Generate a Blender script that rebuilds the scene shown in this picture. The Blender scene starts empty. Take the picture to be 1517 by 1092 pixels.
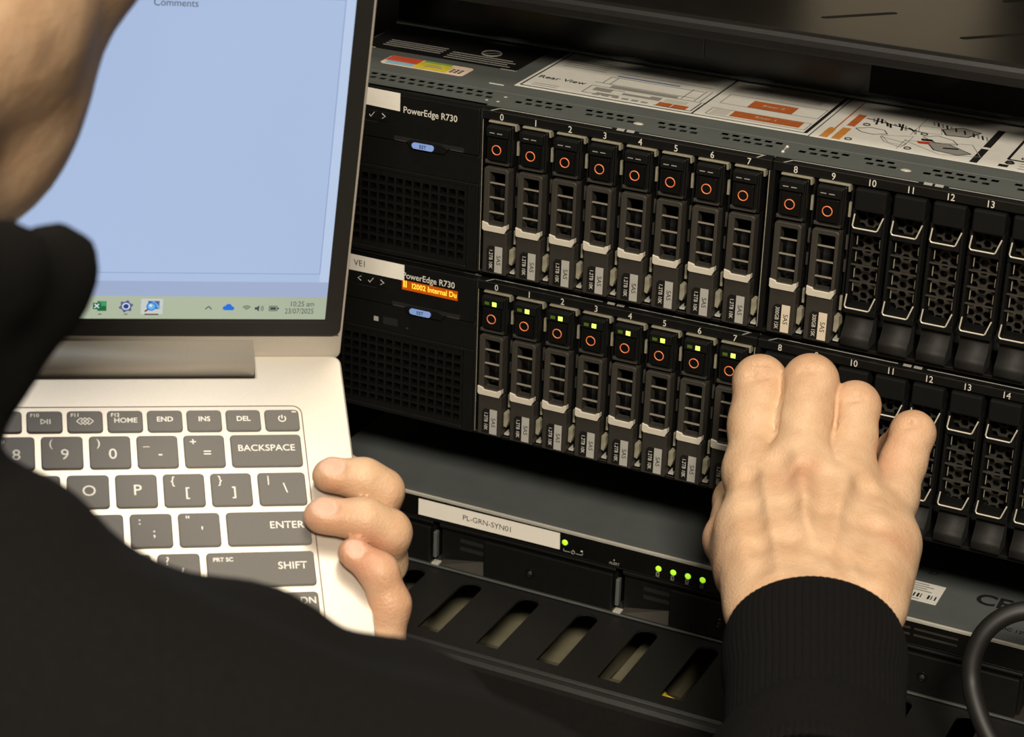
import bpy, math, random
import numpy as np
from mathutils import Matrix, Vector
random.seed(7)
K = 0.001                                   # the script works in millimetres
# ---------------------------------------------------------------- camera, world, lamps, exposure
scene = bpy.context.scene
COL = scene.collection
CAM_C = np.array([442.172872, -930.153603, 326.935717])
CAM_R = np.array([[0.900306, 0.434082, 0.031972], [0.20337, -0.354577, -0.912642], [-0.384825, 0.828159, -0.407507]])
CAM_F = 3288.795
cam_data = bpy.data.cameras.new('camera')
cam_data.sensor_width = 36.0
cam_data.lens = CAM_F / 1517 * 36.0
cam_data.clip_start = 0.02
cam_data.dof.use_dof = True
cam_data.dof.focus_distance = 1.03
cam_data.dof.aperture_fstop = 21.0
cam = bpy.data.objects.new('camera', cam_data)
COL.objects.link(cam)
m3 = np.column_stack([CAM_R[0], -CAM_R[1], -CAM_R[2]])
cam.matrix_world = Matrix([list(m3[i]) + [CAM_C[i] * K] for i in range(3)] + [[0, 0, 0, 1]])
scene.camera = cam

world = bpy.data.worlds.new('room_air')
scene.world = world
world.use_nodes = True
world.node_tree.nodes['Background'].inputs[0].default_value = (1.0, 0.86, 0.68, 1)
world.node_tree.nodes['Background'].inputs[1].default_value = 0.035

def area(name, loc, target, size, power, color):
    d = bpy.data.lights.new(name, 'AREA'); d.shape = 'RECTANGLE'
    d.size, d.size_y = size; d.energy = power; d.color = color
    o = bpy.data.objects.new(name, d); COL.objects.link(o)
    o.location = loc
    o.rotation_euler = (Vector(target) - Vector(loc)).to_track_quat('-Z', 'Y').to_euler()
    return o
WARM = (1.0, 0.89, 0.73)
area('ceiling_panel_behind', (0.92, -1.70, 1.32), (0.08, 0.0, -0.1), (0.32, 0.32), 62.0, WARM)
area('ceiling_panel_above', (0.2, -0.36, 1.75), (0.2, -0.36, 0.0), (0.5, 1.0), 20.0, WARM)

vs = scene.view_settings
scene.display_settings.display_device = 'sRGB'
vs.view_transform = 'Standard'; vs.look = 'None'; vs.gamma = 1.0
vs.use_curve_mapping = False
vs.exposure = 0.0

# ---------------------------------------------------------------- materials
MATS = {}
def srgb(c):
    c = np.array(c, float) / 255.0
    return tuple(np.where(c <= 0.04045, c / 12.92, ((c + 0.055) / 1.055) ** 2.4))
def mat(name, rgb, rough=0.5, metal=0.0, noise=0.0, scale=200.0, bump=0.0, bscale=900.0, emit=None, spec=0.5, coat=0.0):
    """procedural principled material; rgb in sRGB 0..255; noise = relative colour mottling"""
    m = bpy.data.materials.new(name); m.use_nodes = True
    nt = m.node_tree; b = nt.nodes['Principled BSDF']
    c = srgb(rgb)
    b.inputs['Base Color'].default_value = (*c, 1)
    b.inputs['Roughness'].default_value = rough
    b.inputs['Metallic'].default_value = metal
    b.inputs['Specular IOR Level'].default_value = spec
    if coat: b.inputs['Coat Weight'].default_value = coat
    tc = nt.nodes.new('ShaderNodeTexCoord')
    if noise:
        n = nt.nodes.new('ShaderNodeTexNoise'); n.inputs['Scale'].default_value = scale; n.inputs['Detail'].default_value = 4
        r = nt.nodes.new('ShaderNodeValToRGB')
        r.color_ramp.elements[0].position = 0.3; r.color_ramp.elements[1].position = 0.7
        r.color_ramp.elements[0].color = (*[v * (1 - noise) for v in c], 1)
        r.color_ramp.elements[1].color = (*[min(1, v * (1 + noise)) for v in c], 1)
        nt.links.new(tc.outputs['Object'], n.inputs['Vector'])
        nt.links.new(n.outputs['Fac'], r.inputs['Fac']); nt.links.new(r.outputs['Color'], b.inputs['Base Color'])
    if bump:
        n = nt.nodes.new('ShaderNodeTexNoise'); n.inputs['Scale'].default_value = bscale; n.inputs['Detail'].default_value = 3
        bp = nt.nodes.new('ShaderNodeBump'); bp.inputs['Strength'].default_value = bump; bp.inputs['Distance'].default_value = 0.0005
        nt.links.new(tc.outputs['Object'], n.inputs['Vector'])
        nt.links.new(n.outputs['Fac'], bp.inputs['Height']); nt.links.new(bp.outputs['Normal'], b.inputs['Normal'])
    if emit:
        b.inputs['Emission Color'].default_value = (*c, 1); b.inputs['Emission Strength'].default_value = emit
    MATS[name] = m
    return m
mat('black_plastic', (15, 15, 14), 0.42, noise=0.12, bump=0.08, spec=0.35)
mat('black_matte', (9, 9, 8), 0.75, noise=0.1, bump=0.1, spec=0.2)
mat('black_gloss', (13, 13, 12), 0.22, noise=0.1, scale=30)
mat('black_powder', (20, 19, 18), 0.48, noise=0.15, scale=400, bump=0.25, bscale=2500)
mat('shelf_paint', (28, 27, 24), 0.3, noise=0.12, scale=60, bump=0.12, bscale=1800)
mat('steel_grey', (118, 124, 122), 0.42, 0.55, noise=0.08, scale=90, bump=0.06)
mat('lid_grey', (92, 96, 93), 0.5, 0.1, noise=0.06, scale=70, bump=0.05)
mat('nas_grey', (94, 99, 99), 0.5, 0.1, noise=0.05, scale=70, bump=0.05)
mat('bright_edge', (205, 202, 190), 0.35, 0.3, noise=0.05)
mat('galvanised', (168, 163, 142), 0.42, 0.45, noise=0.2, scale=220)
mat('carrier_grey', (66, 63, 57), 0.42, 0.3, noise=0.08, bump=0.06)
mat('carrier_dark', (52, 49, 44), 0.5, 0.15, noise=0.08, bump=0.06)
mat('rung_metal', (180, 172, 155), 0.35, 0.5, noise=0.05)
mat('chin_silver', (206, 199, 184), 0.38, 0.1, noise=0.04)
mat('sticker_black', (22, 21, 20), 0.4, noise=0.05)
mat('sticker_grey', (168, 166, 160), 0.45, noise=0.04)
mat('sticker_beige', (214, 200, 178), 0.45, noise=0.04)
mat('tape_white', (236, 231, 220), 0.5, noise=0.02)
mat('print_white', (208, 205, 195), 0.55)
mat('print_dim', (150, 148, 142), 0.55)
mat('print_black', (26, 25, 25), 0.6)
mat('print_grey', (150, 148, 142), 0.6)
mat('print_orange', (188, 100, 46), 0.55, noise=0.08)
mat('print_amber', (206, 138, 62), 0.55, noise=0.08)
mat('print_blue', (70, 110, 170), 0.55)
mat('print_red', (190, 60, 40), 0.55)
mat('label_paper', (232, 230, 222), 0.45, noise=0.03)
mat('holo_red', (214, 92, 66), 0.4, noise=0.1)
mat('holo_yellow', (222, 208, 60), 0.4, noise=0.1)
mat('holo_green', (140, 176, 90), 0.4, noise=0.1)
mat('holo_blue', (150, 200, 220), 0.4, noise=0.1)
mat('holo_pink', (240, 216, 196), 0.4, noise=0.05)
mat('ring_orange', (228, 128, 80), 0.4)
mat('led_on', (200, 255, 90), 0.3, emit=1.6)
mat('led_dim', (70, 95, 30), 0.3, emit=0.12)
mat('led_off', (60, 58, 54), 0.3)
mat('nas_led', (170, 230, 50), 0.3, emit=0.9)
mat('lcd_orange', (176, 78, 8), 0.3, emit=0.3)
mat('lcd_text', (255, 196, 60), 0.3, emit=0.9)
mat('tag_blue', (140, 174, 250), 0.4, noise=0.04)
mat('laptop_silver', (198, 191, 179), 0.33, 0.42, noise=0.02, scale=900, bump=0.02, bscale=4000)
mat('key_grey', (98, 95, 90), 0.55, noise=0.03, scale=900, bump=0.05, bscale=3000)
mat('key_legend', (226, 222, 212), 0.5)
mat('bezel_black', (30, 29, 27), 0.45, noise=0.05)
mat('cable_black', (18, 17, 16), 0.55, noise=0.1)
mat('khaki_box', (118, 114, 92), 0.55, noise=0.06)
mat('yellow_cable', (224, 190, 60), 0.5)
mat('hoodie_black', (11, 10, 9), 0.92, noise=0.2, scale=500, bump=0.5, bscale=1400, spec=0.15)
mat('cuff_black', (12, 11, 11), 0.9, noise=0.2, scale=700, bump=0.5, bscale=2000, spec=0.15)
mat('hair_dark', (40, 30, 24), 0.6, noise=0.2, bump=0.4)
mat('dark_void', (12, 12, 11), 0.8)
mat('floor_grey', (96, 92, 86), 0.6, noise=0.08, scale=8)
mat('wall_beige', (190, 180, 160), 0.7, noise=0.04, scale=6)
mat('blank_lip', (24, 23, 21), 0.7, noise=0.15, scale=500, bump=0.2)
mat('hex_metal', (62, 59, 53), 0.45, 0.3, noise=0.15)

def screen_mat(name, rgb, strength, var=0.03):
    m = mat(name, rgb, 0.35)
    nt = m.node_tree; b = nt.nodes['Principled BSDF']; c = srgb(rgb)
    tc = nt.nodes.new('ShaderNodeTexCoord')
    n = nt.nodes.new('ShaderNodeTexNoise'); n.inputs['Scale'].default_value = 9; n.inputs['Detail'].default_value = 1
    r = nt.nodes.new('ShaderNodeValToRGB')
    r.color_ramp.elements[0].color = (*[v * (1 - var) for v in c], 1); r.color_ramp.elements[1].color = (*[v * (1 + var) for v in c], 1)
    nt.links.new(tc.outputs['Object'], n.inputs['Vector']); nt.links.new(n.outputs['Fac'], r.inputs['Fac'])
    nt.links.new(r.outputs['Color'], b.inputs['Emission Color'])
    b.inputs['Base Color'].default_value = (0.012, 0.012, 0.012, 1)
    b.inputs['Specular IOR Level'].default_value = 0.15
    b.inputs['Emission Strength'].default_value = strength
    return m
SCR = 1.0
screen_mat('scr_page', (170, 189, 222), SCR, 0.06)
screen_mat('scr_frame', (182, 200, 228), SCR)
screen_mat('scr_band', (158, 172, 204), SCR)
screen_mat('scr_line', (138, 156, 198), SCR)
screen_mat('scr_task', (170, 180, 156), SCR, 0.2)
screen_mat('scr_task_hi', (196, 202, 196), SCR)
screen_mat('scr_text', (66, 72, 74), SCR)
screen_mat('scr_green', (26, 104, 62), SCR)
screen_mat('scr_green_light', (64, 150, 100), SCR)
screen_mat('scr_white', (210, 222, 226), SCR)
screen_mat('scr_gear', (88, 96, 138), SCR)
screen_mat('scr_blue', (28, 110, 214), SCR)
screen_mat('scr_cyan', (104, 176, 226), SCR)
screen_mat('scr_navy', (40, 60, 130), SCR)
screen_mat('scr_brown', (92, 60, 62), SCR)

def skin_mat():
    m = bpy.data.materials.new('skin'); m.use_nodes = True
    nt = m.node_tree; b = nt.nodes['Principled BSDF']
    at_ = nt.nodes.new('ShaderNodeAttribute'); at_.attribute_name = 'tint'
    sep = nt.nodes.new('ShaderNodeSeparateColor'); nt.links.new(at_.outputs['Color'], sep.inputs['Color'])
    tc = nt.nodes.new('ShaderNodeTexCoord')
    n = nt.nodes.new('ShaderNodeTexNoise'); n.inputs['Scale'].default_value = 70; n.inputs['Detail'].default_value = 5
    nt.links.new(tc.outputs['Object'], n.inputs['Vector'])
    base = nt.nodes.new('ShaderNodeValToRGB')
    base.color_ramp.elements[0].position = 0.35; base.color_ramp.elements[1].position = 0.68
    base.color_ramp.elements[0].color = (*srgb((196, 159, 125)), 1); base.color_ramp.elements[1].color = (*srgb((212, 179, 146)), 1)
    nt.links.new(n.outputs['Fac'], base.inputs['Fac'])
    def mix(fac, a, col):
        x = nt.nodes.new('ShaderNodeMix'); x.data_type = 'RGBA'
        nt.links.new(fac, x.inputs[0]); nt.links.new(a, x.inputs[6]); x.inputs[7].default_value = (*srgb(col), 1)
        return x.outputs[2]
    c = mix(sep.outputs[0], base.outputs[0], (182, 118, 92))     # reddish knuckles and tips
    c = mix(sep.outputs[1], c, (206, 168, 146))                   # nails
    c = mix(sep.outputs[2], c, (118, 96, 78))                     # stubble, mole
    nt.links.new(c, b.inputs['Base Color'])
    b.inputs['Roughness'].default_value = 0.48
    b.inputs['Specular IOR Level'].default_value = 0.35
    b.inputs['Subsurface Weight'].default_value = 0.18
    b.inputs['Subsurface Radius'].default_value = (1.0, 0.35, 0.2)
    b.inputs['Subsurface Scale'].default_value = 0.004
    n2 = nt.nodes.new('ShaderNodeTexVoronoi'); n2.inputs['Scale'].default_value = 900
    n3 = nt.nodes.new('ShaderNodeTexNoise'); n3.inputs['Scale'].default_value = 160; n3.inputs['Detail'].default_value = 6
    ad = nt.nodes.new('ShaderNodeMath'); ad.operation = 'MULTIPLY_ADD'; ad.inputs[1].default_value = 0.35
    nt.links.new(tc.outputs['Object'], n2.inputs['Vector']); nt.links.new(tc.outputs['Object'], n3.inputs['Vector'])
    nt.links.new(n2.outputs['Distance'], ad.inputs[0]); nt.links.new(n3.outputs['Fac'], ad.inputs[2])
    bp = nt.nodes.new('ShaderNodeBump'); bp.inputs['Strength'].default_value = 0.35; bp.inputs['Distance'].default_value = 0.0012
    nt.links.new(ad.outputs[0], bp.inputs['Height']); nt.links.new(bp.outputs['Normal'], b.inputs['Normal'])
    MATS['skin'] = m
skin_mat()

# ---------------------------------------------------------------- helpers
def link(o, parent=None):
    COL.objects.link(o)
    if parent is not None: o.parent = parent
    return o
def tag(o, label=None, cat=None, group=None, kind=None):
    if label: o['label'] = label
    if cat: o['category'] = cat
    if group: o['group'] = group
    if kind: o['kind'] = kind
    return o
def thing(name, label, cat, loc=(0, 0, 0), group=None):
    o = bpy.data.objects.new(name, None); COL.objects.link(o)
    o.empty_display_size = 0.01
    o.location = [v * K for v in loc]
    return tag(o, label, cat, group)
class MB:
    def __init__(s): s.v = []; s.f = []; s.m = []; s.names = []
    def _mi(s, m):
        if m not in s.names: s.names.append(m)
        return s.names.index(m)
    def add(s, vs, fs, m):
        o = len(s.v); s.v += [tuple(p) for p in vs]; i = s._mi(m)
        for f in fs: s.f.append([a + o for a in f]); s.m.append(i)
        return s
    def box(s, x0, x1, y0, y1, z0, z1, m):
        v = [(x, y, z) for x in (x0, x1) for y in (y0, y1) for z in (z0, z1)]
        return s.add(v, [(0, 1, 3, 2), (4, 6, 7, 5), (0, 4, 5, 1), (2, 3, 7, 6), (0, 2, 6, 4), (1, 5, 7, 3)], m)
    def quad(s, pts, m): return s.add(pts, [tuple(range(len(pts)))], m)
    def prism(s, poly, axis, a, b, m):
        """poly: 2d points in the plane normal to axis, extruded from a to b"""
        def P(p, t):
            return {'x': (t, p[0], p[1]), 'y': (p[0], t, p[1]), 'z': (p[0], p[1], t)}[axis]
        n = len(poly)
        v = [P(p, a) for p in poly] + [P(p, b) for p in poly]
        f = [tuple(range(n))[::-1], tuple(range(n, 2 * n))] + [(i, (i + 1) % n, n + (i + 1) % n, n + i) for i in range(n)]
        return s.add(v, f, m)
    def ring(s, outer, inner, y0, y1, m):
        """frame in the xz plane between two loops of equal length, from y0 (front) to y1"""
        n = len(outer)
        v = [(p[0], y0, p[1]) for p in outer] + [(p[0], y0, p[1]) for p in inner] + [(p[0], y1, p[1]) for p in outer] + [(p[0], y1, p[1]) for p in inner]
        f = []
        for i in range(n):
            j = (i + 1) % n
            f += [(i, j, n + j, n + i), (2 * n + i, i, j, 2 * n + j)[::-1], (n + i, n + j, 3 * n + j, 3 * n + i)]
        return s.add(v, f, m)
    def torus(s, c, R, r, m, axis='y', n=28, k=8):
        v = []; f = []
        for i in range(n):
            a = 2 * math.pi * i / n
            for j in range(k):
                b = 2 * math.pi * j / k
                q = ((R + r * math.cos(b)) * math.cos(a), (R + r * math.cos(b)) * math.sin(a), r * math.sin(b))
                if axis == 'y': q = (q[0], q[2], q[1])
                v.append((c[0] + q[0], c[1] + q[1], c[2] + q[2]))
        for i in range(n):
            for j in range(k):
                f.append((i * k + j, ((i + 1) % n) * k + j, ((i + 1) % n) * k + (j + 1) % k, i * k + (j + 1) % k))
        return s.add(v, f, m)
    def tube(s, pts, r, m, k=8, cap=True):
        pts = [np.array(p, float) for p in pts]; n = len(pts)
        rs = r if hasattr(r, '__len__') else [r] * n
        T = [(pts[min(i + 1, n - 1)] - pts[max(i - 1, 0)]) for i in range(n)]
        T = [t / np.linalg.norm(t) for t in T]
        a = np.cross(T[0], [0, 0, 1.0])
        if np.linalg.norm(a) < 0.1: a = np.cross(T[0], [1.0, 0, 0])
        v = []; f = []
        for i in range(n):
            a = a - T[i] * (a @ T[i]); a /= np.linalg.norm(a); b = np.cross(T[i], a)
            for j in range(k):
                t = 2 * math.pi * j / k
                v.append(pts[i] + rs[i] * (math.cos(t) * a + math.sin(t) * b))
        for i in range(n - 1):
            for j in range(k):
                f.append((i * k + j, i * k + (j + 1) % k, (i + 1) * k + (j + 1) % k, (i + 1) * k + j))
        if cap: f += [tuple(range(k))[::-1], tuple(range((n - 1) * k, n * k))]
        return s.add(v, f, m)
    def sphere(s, c, r, m, n=12, k=8, sc=(1, 1, 1)):
        v = []; f = []
        for i in range(k + 1):
            a = math.pi * i / k
            for j in range(n):
                b = 2 * math.pi * j / n
                v.append((c[0] + sc[0] * r * math.sin(a) * math.cos(b), c[1] + sc[1] * r * math.sin(a) * math.sin(b), c[2] + sc[2] * r * math.cos(a)))
        for i in range(k):
            for j in range(n): f.append((i * n + j, (i + 1) * n + j, (i + 1) * n + (j + 1) % n, i * n + (j + 1) % n))
        return s.add(v, f, m)
    def mesh(s, name):
        me = bpy.data.meshes.new(name)
        me.from_pydata([(a * K, b * K, c * K) for a, b, c in s.v], [], s.f)
        for n in s.names: me.materials.append(MATS[n])
        me.polygons.foreach_set('material_index', s.m)
        me.update()
        import bmesh
        bm = bmesh.new(); bm.from_mesh(me); bmesh.ops.recalc_face_normals(bm, faces=bm.faces); bm.to_mesh(me); bm.free()
        return me
    def build(s, name, parent=None, bevel=0.0, smooth=False, loc=None, seg=2):
        o = bpy.data.objects.new(name, s.mesh(name)); link(o, parent)
        if loc: o.location = [v * K for v in loc]
        if smooth:
            for p in o.data.polygons: p.use_smooth = True
        if bevel:
            b = o.modifiers.new('bevel', 'BEVEL'); b.width = bevel * K; b.segments = seg; b.limit_method = 'ANGLE'; b.angle_limit = math.radians(40)
        return o
def part(name, mesh, parent, loc=(0, 0, 0)):
    o = bpy.data.objects.new(name, mesh); link(o, parent); o.location = [v * K for v in loc]
    return o
def rrect(x0, x1, z0, z1, r, n=4):
    out = []
    for cx, cz, a0 in ((x1 - r, z1 - r, 0), (x0 + r, z1 - r, 90), (x0 + r, z0 + r, 180), (x1 - r, z0 + r, 270)):
        for i in range(n + 1):
            a = math.radians(a0 + 90 * i / n); out.append((cx + r * math.cos(a), cz + r * math.sin(a)))
    return out
def curve_mesh(name, loops, extrude):
    """flat plate in xy with holes (even-odd fill), half thickness = extrude (mm)"""
    cu = bpy.data.curves.new(name, 'CURVE'); cu.dimensions = '2D'; cu.fill_mode = 'BOTH'; cu.extrude = extrude * K
    for lp in loops:
        sp = cu.splines.new('POLY'); sp.points.add(len(lp) - 1); sp.use_cyclic_u = True
        for i, p in enumerate(lp): sp.points[i].co = (p[0] * K, p[1] * K, 0, 1)
    o = bpy.data.objects.new(name, cu); COL.objects.link(o)
    dg = bpy.context.evaluated_depsgraph_get(); dg.update()
    me = bpy.data.meshes.new_from_object(o.evaluated_get(dg)); me.name = name
    bpy.data.objects.remove(o); bpy.data.curves.remove(cu)
    return me
TXT = {}
def text_mesh(body, size, material, bold=0.0, align='CENTER'):
    key = (body, size, material, bold, align)
    if key in TXT: return TXT[key]
    cu = bpy.data.curves.new('lettering', 'FONT'); cu.body = body; cu.size = size * K
    cu.align_x = align; cu.align_y = 'CENTER'; cu.offset = bold * K; cu.resolution_u = 3
    o = bpy.data.objects.new('lettering', cu); COL.objects.link(o)
    dg = bpy.context.evaluated_depsgraph_get(); dg.update()
    me = bpy.data.meshes.new_from_object(o.evaluated_get(dg)); me.name = 'lettering'
    me.materials.clear(); me.materials.append(MATS[material])
    bpy.data.objects.remove(o); bpy.data.curves.remove(cu)
    TXT[key] = me
    return me
def frame(o, x, y):
    """matrix with origin o (mm) and text axes x, y"""
    x = np.array(x, float); x /= np.linalg.norm(x); y = np.array(y, float); y -= x * (x @ y); y /= np.linalg.norm(y); z = np.cross(x, y)
    return Matrix([[x[i], y[i], z[i], o[i] * K] for i in range(3)] + [[0, 0, 0, 1]])
def text(name, body, size, material, parent, o, x=(1, 0, 0), y=(0, 0, 1), bold=0.0, align='CENTER', sx=1.0):
    ob = bpy.data.objects.new(name, text_mesh(body, size, material, bold, align)); link(ob, parent)
    ob.matrix_local = frame(o, x, y) @ Matrix.Diagonal((sx, 1, 1, 1))
    return ob
def copy_tree(o, parent=None):
    c = o.copy(); COL.objects.link(c); c.parent = parent
    for ch in o.children: copy_tree(ch, c)
    return c
def smooth_path(p, n=8):
    p = [np.array(q) for q in p]; out = []
    for i in range(len(p) - 1):
        a = p[max(i - 1, 0)]; b = p[i]; c = p[i + 1]; d = p[min(i + 2, len(p) - 1)]
        for k in range(n):
            t = k / n
            out.append(0.5 * (2 * b + (c - a) * t + (2 * a - 5 * b + 4 * c - d) * t * t + (3 * b - a - 3 * c + d) * t ** 3))
    return out + [p[-1]]
# a pixel of the 1517 x 1092 frame and a plane give a point of the place
def ray(px, py): return CAM_R.T @ np.array([(px - 758.5) / CAM_F, (py - 546.0) / CAM_F, 1.0])
def on_y(px, py, y):
    d = ray(px, py); return CAM_C + d * ((y - CAM_C[1]) / d[1])
def on_z(px, py, z):
    d = ray(px, py); return CAM_C + d * ((z - CAM_C[2]) / d[2])
def at(px, py, depth): return CAM_C + ray(px, py) * depth

# ---------------------------------------------------------------- setting
def structure(o): o['kind'] = 'structure'; return o
structure(MB().box(-2500, 2800, -2600, 1500, -1340, -1300, 'floor_grey').build('floor'))
structure(MB().box(-2500, 2800, 1460, 1500, -1300, 1400, 'wall_beige').build('wall_back'))

# server rack frame: posts, side panels, back
RX0, RX1 = -139.0, 343.0                                            # outer edges of the mounting ears
rack = thing('server_rack', 'black steel server rack cabinet that holds the servers', 'rack', (102, 0, -1300))
def rk(name, x0, x1, y0, y1, z0, z1, bev=1.0):
    return MB().box(x0 - 102, x1 - 102, y0, y1, z0 + 1300, z1 + 1300, 'black_powder').build(name, rack, bev)
for x0, x1 in ((RX0 - 20, RX0 + 14), (RX1 - 14, RX1 + 20)):
    rk('mounting_post', x0, x1, 4, 44, -1280, 500)
for x0, x1 in ((RX0 - 80, RX0 - 60), (RX1 + 60, RX1 + 80)):
    rk('side_panel', x0, x1, -60, 900, -1280, 500)
rk('base', RX0 - 80, RX1 + 80, -60, 900, -1300, -1280)
rk('roof', RX0 - 80, RX1 + 80, -60, 900, 500, 520)
rk('back_door', RX0 - 60, RX1 + 60, 880, 900, -1280, 500)

# ---------------------------------------------------------------- rack servers
PITCH, GAP = 18.13857, 4.5664
NUM = 'zero one two three four five six seven eight nine ten eleven twelve thirteen fourteen fifteen'.split()
def bay_x(i): return i * PITCH + (GAP if i > 7 else 0.0)
BX0, BX1 = -115.0, 319.0
LID = 4.0                                                          # top of the server over the bay numbers' centre

class Shared: pass
sh = Shared()
sh.divider = MB().box(-0.35, 0.35, 1.6, 60, -79, -3, 'black_matte').box(-0.8, 0.3, 0.4, 3, -18, -11, 'galvanised').box(-0.7, 0.3, 0.6, 3, -34, -27, 'carrier_grey').box(-0.7, 0.3, 0.6, 3, -45, -39, 'carrier_dark').box(-0.8, 0.3, 0.4, 3, -64, -57, 'galvanised').mesh('divider')  # brighter patches paint the lit segments of the divider plate
sh.tab = MB().prism([(-1.3, -66.5), (0.9, -66.5), (1.3, -71), (0.2, -74.5), (-1.3, -74)], 'y', -2.0, 3, 'galvanised').box(-1.4, 1.2, -0.5, 6, -79.5, -78.6, 'bright_edge').mesh('guide_tab')

def hole_grid(x0, x1, z0, z1, px, pz, hx, hz, yf, yb, m):
    """panel with square openings: bars between the holes as one mesh"""
    mb = MB()
    nx = int((x1 - x0) / px); nz = int((z1 - z0) / pz)
    ox = (x1 - x0 - nx * px) / 2; oz = (z1 - z0 - nz * pz) / 2
    bw = (px - hx) / 2; bh = (pz - hz) / 2
    for i in range(nx + 1):
        c = x0 + ox + i * px
        a = x0 if i == 0 else c - bw; b = x1 if i == nx else c + bw
        mb.box(a, b, yf, yb, z0, z1, m)
    for j in range(nz + 1):
        c = z0 + oz + j * pz
        a = z0 if j == 0 else c - bh; b = z1 if j == nz else c + bh
        mb.box(x0, x1, yf + 0.15, yb, a, b, m)
    return mb

def make_server(name, label, upper):
    zo = 0.0 if upper else -88.9
    s = thing(name, label, 'server', (102, 300, zo - 82.4))
    loc = (-102, -300, 82.4)                                        # children use rack coordinates with number height 0
    def P(mb, nm, bev=0.0): return mb.build(nm, s, bev, loc=loc)
    # chassis behind the bays, walls and floor pan
    P(MB().box(BX0, BX1, 62, 640, -82.4, LID - 1.2, 'dark_void'), 'chassis_body')
    P(MB().box(BX0, BX1, 6, 62, -82.4, -81.2, 'steel_grey'), 'floor_pan')
    P(MB().box(318, BX1, 2, 62, -81.2, LID - 1.2, 'steel_grey'), 'side_wall')
    for x0, x1 in ((RX0, BX0), (BX1, RX1)):
        P(MB().box(x0, x1, 0, 4, -82.4, LID, 'black_plastic'), 'mounting_ear', 0.6)
    # lid with its perforated front strip
    lid = P(MB().box(BX0, BX1, 26.2, 640, LID - 1.2, LID, 'lid_grey'), 'lid', 0.3)
    if upper:
        def strip(x0, x1, y0):
            """perforated front strip of the lid: two staggered rows of slots left open between the webs"""
            mb = MB()
            for ya, yb in ((y0, 13.6), (17.4, 19.6), (23.4, 25.6)): mb.box(x0, x1, ya, yb, LID - 0.3, LID, 'lid_grey')
            for ya, yb, off in ((13.6, 17.4, 2.6), (19.6, 23.4, 0.0)):
                e = x0; x = BX0 + 4 + off
                while x < x1 - 5:
                    if x > x0 + 2 and not any(abs(x - rx) < 6 for rx in (-8, 65.3, 139, 197)) and not any(abs(x - rx) < 4.5 for rx in (30, 98, 170, 240, 275)):
                        mb.box(e, x, ya, yb, LID - 0.3, LID, 'lid_grey'); e = x + 3.5
                    x += 5.4
                mb.box(e, x1, ya, yb, LID - 0.3, LID, 'lid_grey')
            mb.box(x0, x1, y0 - 0.25, y0, LID - 1, LID + 0.02, 'steel_grey')  # lighter strip draws the highlight along the lid's front edge
            return mb
        P(strip(BX0, -10, 8.0), 'perforated_strip'); P(strip(-10, BX1, 3.4), 'perforated_strip')
        P(MB().box(BX0, BX1, 9, 25.6, LID - 3.6, LID - 3.2, 'dark_void'), 'strip_shade')  # added dark sheet stands in for the shade below the open slots
        for rx in (65.3, 197.0):
            P(MB().sphere((rx, 14.2, LID - 0.2), 2.2, 'bright_edge', sc=(1.25, 0.8, 0.35)), 'rivet')
        P(MB().tube([(138.6, 17.5, LID + 0.1), (139.4, 11, LID + 0.1)], 0.4, 'bright_edge').sphere((138.9, 17.8, LID), 0.9, 'bright_edge').sphere((139.5, 10, LID), 0.9, 'bright_edge'), 'seam_clip')
        P(MB().box(-8.2, -6.8, 18.5, 19.9, LID - 0.1, LID + 0.1, 'print_white').box(-8.2, -6.8, 10, 11.2, LID - 0.1, LID + 0.1, 'print_white').box(-14, -12.8, 9.5, 10.7, LID - 0.1, LID + 0.1, 'print_white'), 'dimple')
    else:
        P(MB().box(BX0, BX1, 3.4, 25.6, LID - 1, LID, 'lid_grey'), 'perforated_strip')
    # bezel strips with bay numbers, sloping back up to the lid
    for g, (x0, x1) in enumerate(((-10.2, 138.0), (138.6, 318.0))):
        st = P(MB().prism([(-0.2, -1.9), (-0.2, 2.4), (3.4, LID - 0.1), (8, LID - 0.1), (8, -1.9)], 'x', x0, x1, 'black_plastic'), 'number_strip', 0.25)
        a = bay_x(8 * g); b = bay_x(8 * g + 7)
        bx0, bx1 = a - 6.5, b + 7.0
        if g == 1: bx1 = b + 7
        mid = (bx0 + bx1) / 2
        def sl(x, t):                                               # point on the slope, t from 0 (front edge) to 1
            return (x, -0.2 + 3.6 * t - 0.12, 2.4 + 1.5 * t + 0.12)
        br = MB()
        def bar(xa, xb, t0, t1): br.quad([sl(xa, t0), sl(xb, t0), sl(xb, t1), sl(xa, t1)], 'print_dim')
        bar(bx0 + 4, mid - 7, 0.66, 0.78); bar(mid + 7, bx1, 0.66, 0.78)
        bar(mid - 4.5, mid - 0.6, 0.5, 0.95); bar(mid + 0.6, mid + 4.5, 0.5, 0.95)
        br.quad([sl(bx0, 0.08), sl(bx0 + 1, 0.08), sl(bx0 + 5, 0.78), sl(bx0 + 4, 0.78)], 'print_dim')
        br.quad([sl(bx1 - 4, 0.08), sl(bx1 - 3, 0.08), sl(bx1, 0.78), sl(bx1 - 1, 0.78)], 'print_dim')
        br.build('bracket_print', st)
        ed = MB().box(x0, x1, -0.34, 0.1, 2.25, 2.5, 'carrier_dark').build('edge_highlight', st)
        for i in range(8 * g, 8 * g + 8):
            text('bay_number', str(i), 4.6, 'print_white', st, (bay_x(i) + 0.0, -0.32, 0.05), bold=0.03, sx=0.9)
    P(MB().box(-10.6, -9.5, -0.6, 40, -81.5, -1.9, 'black_plastic').box(-9.9, -9.55, -0.75, -0.4, -81, -2.2, 'galvanised'), 'bay_wall')  # thin bright strip paints the lit front edge of the wall
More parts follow.
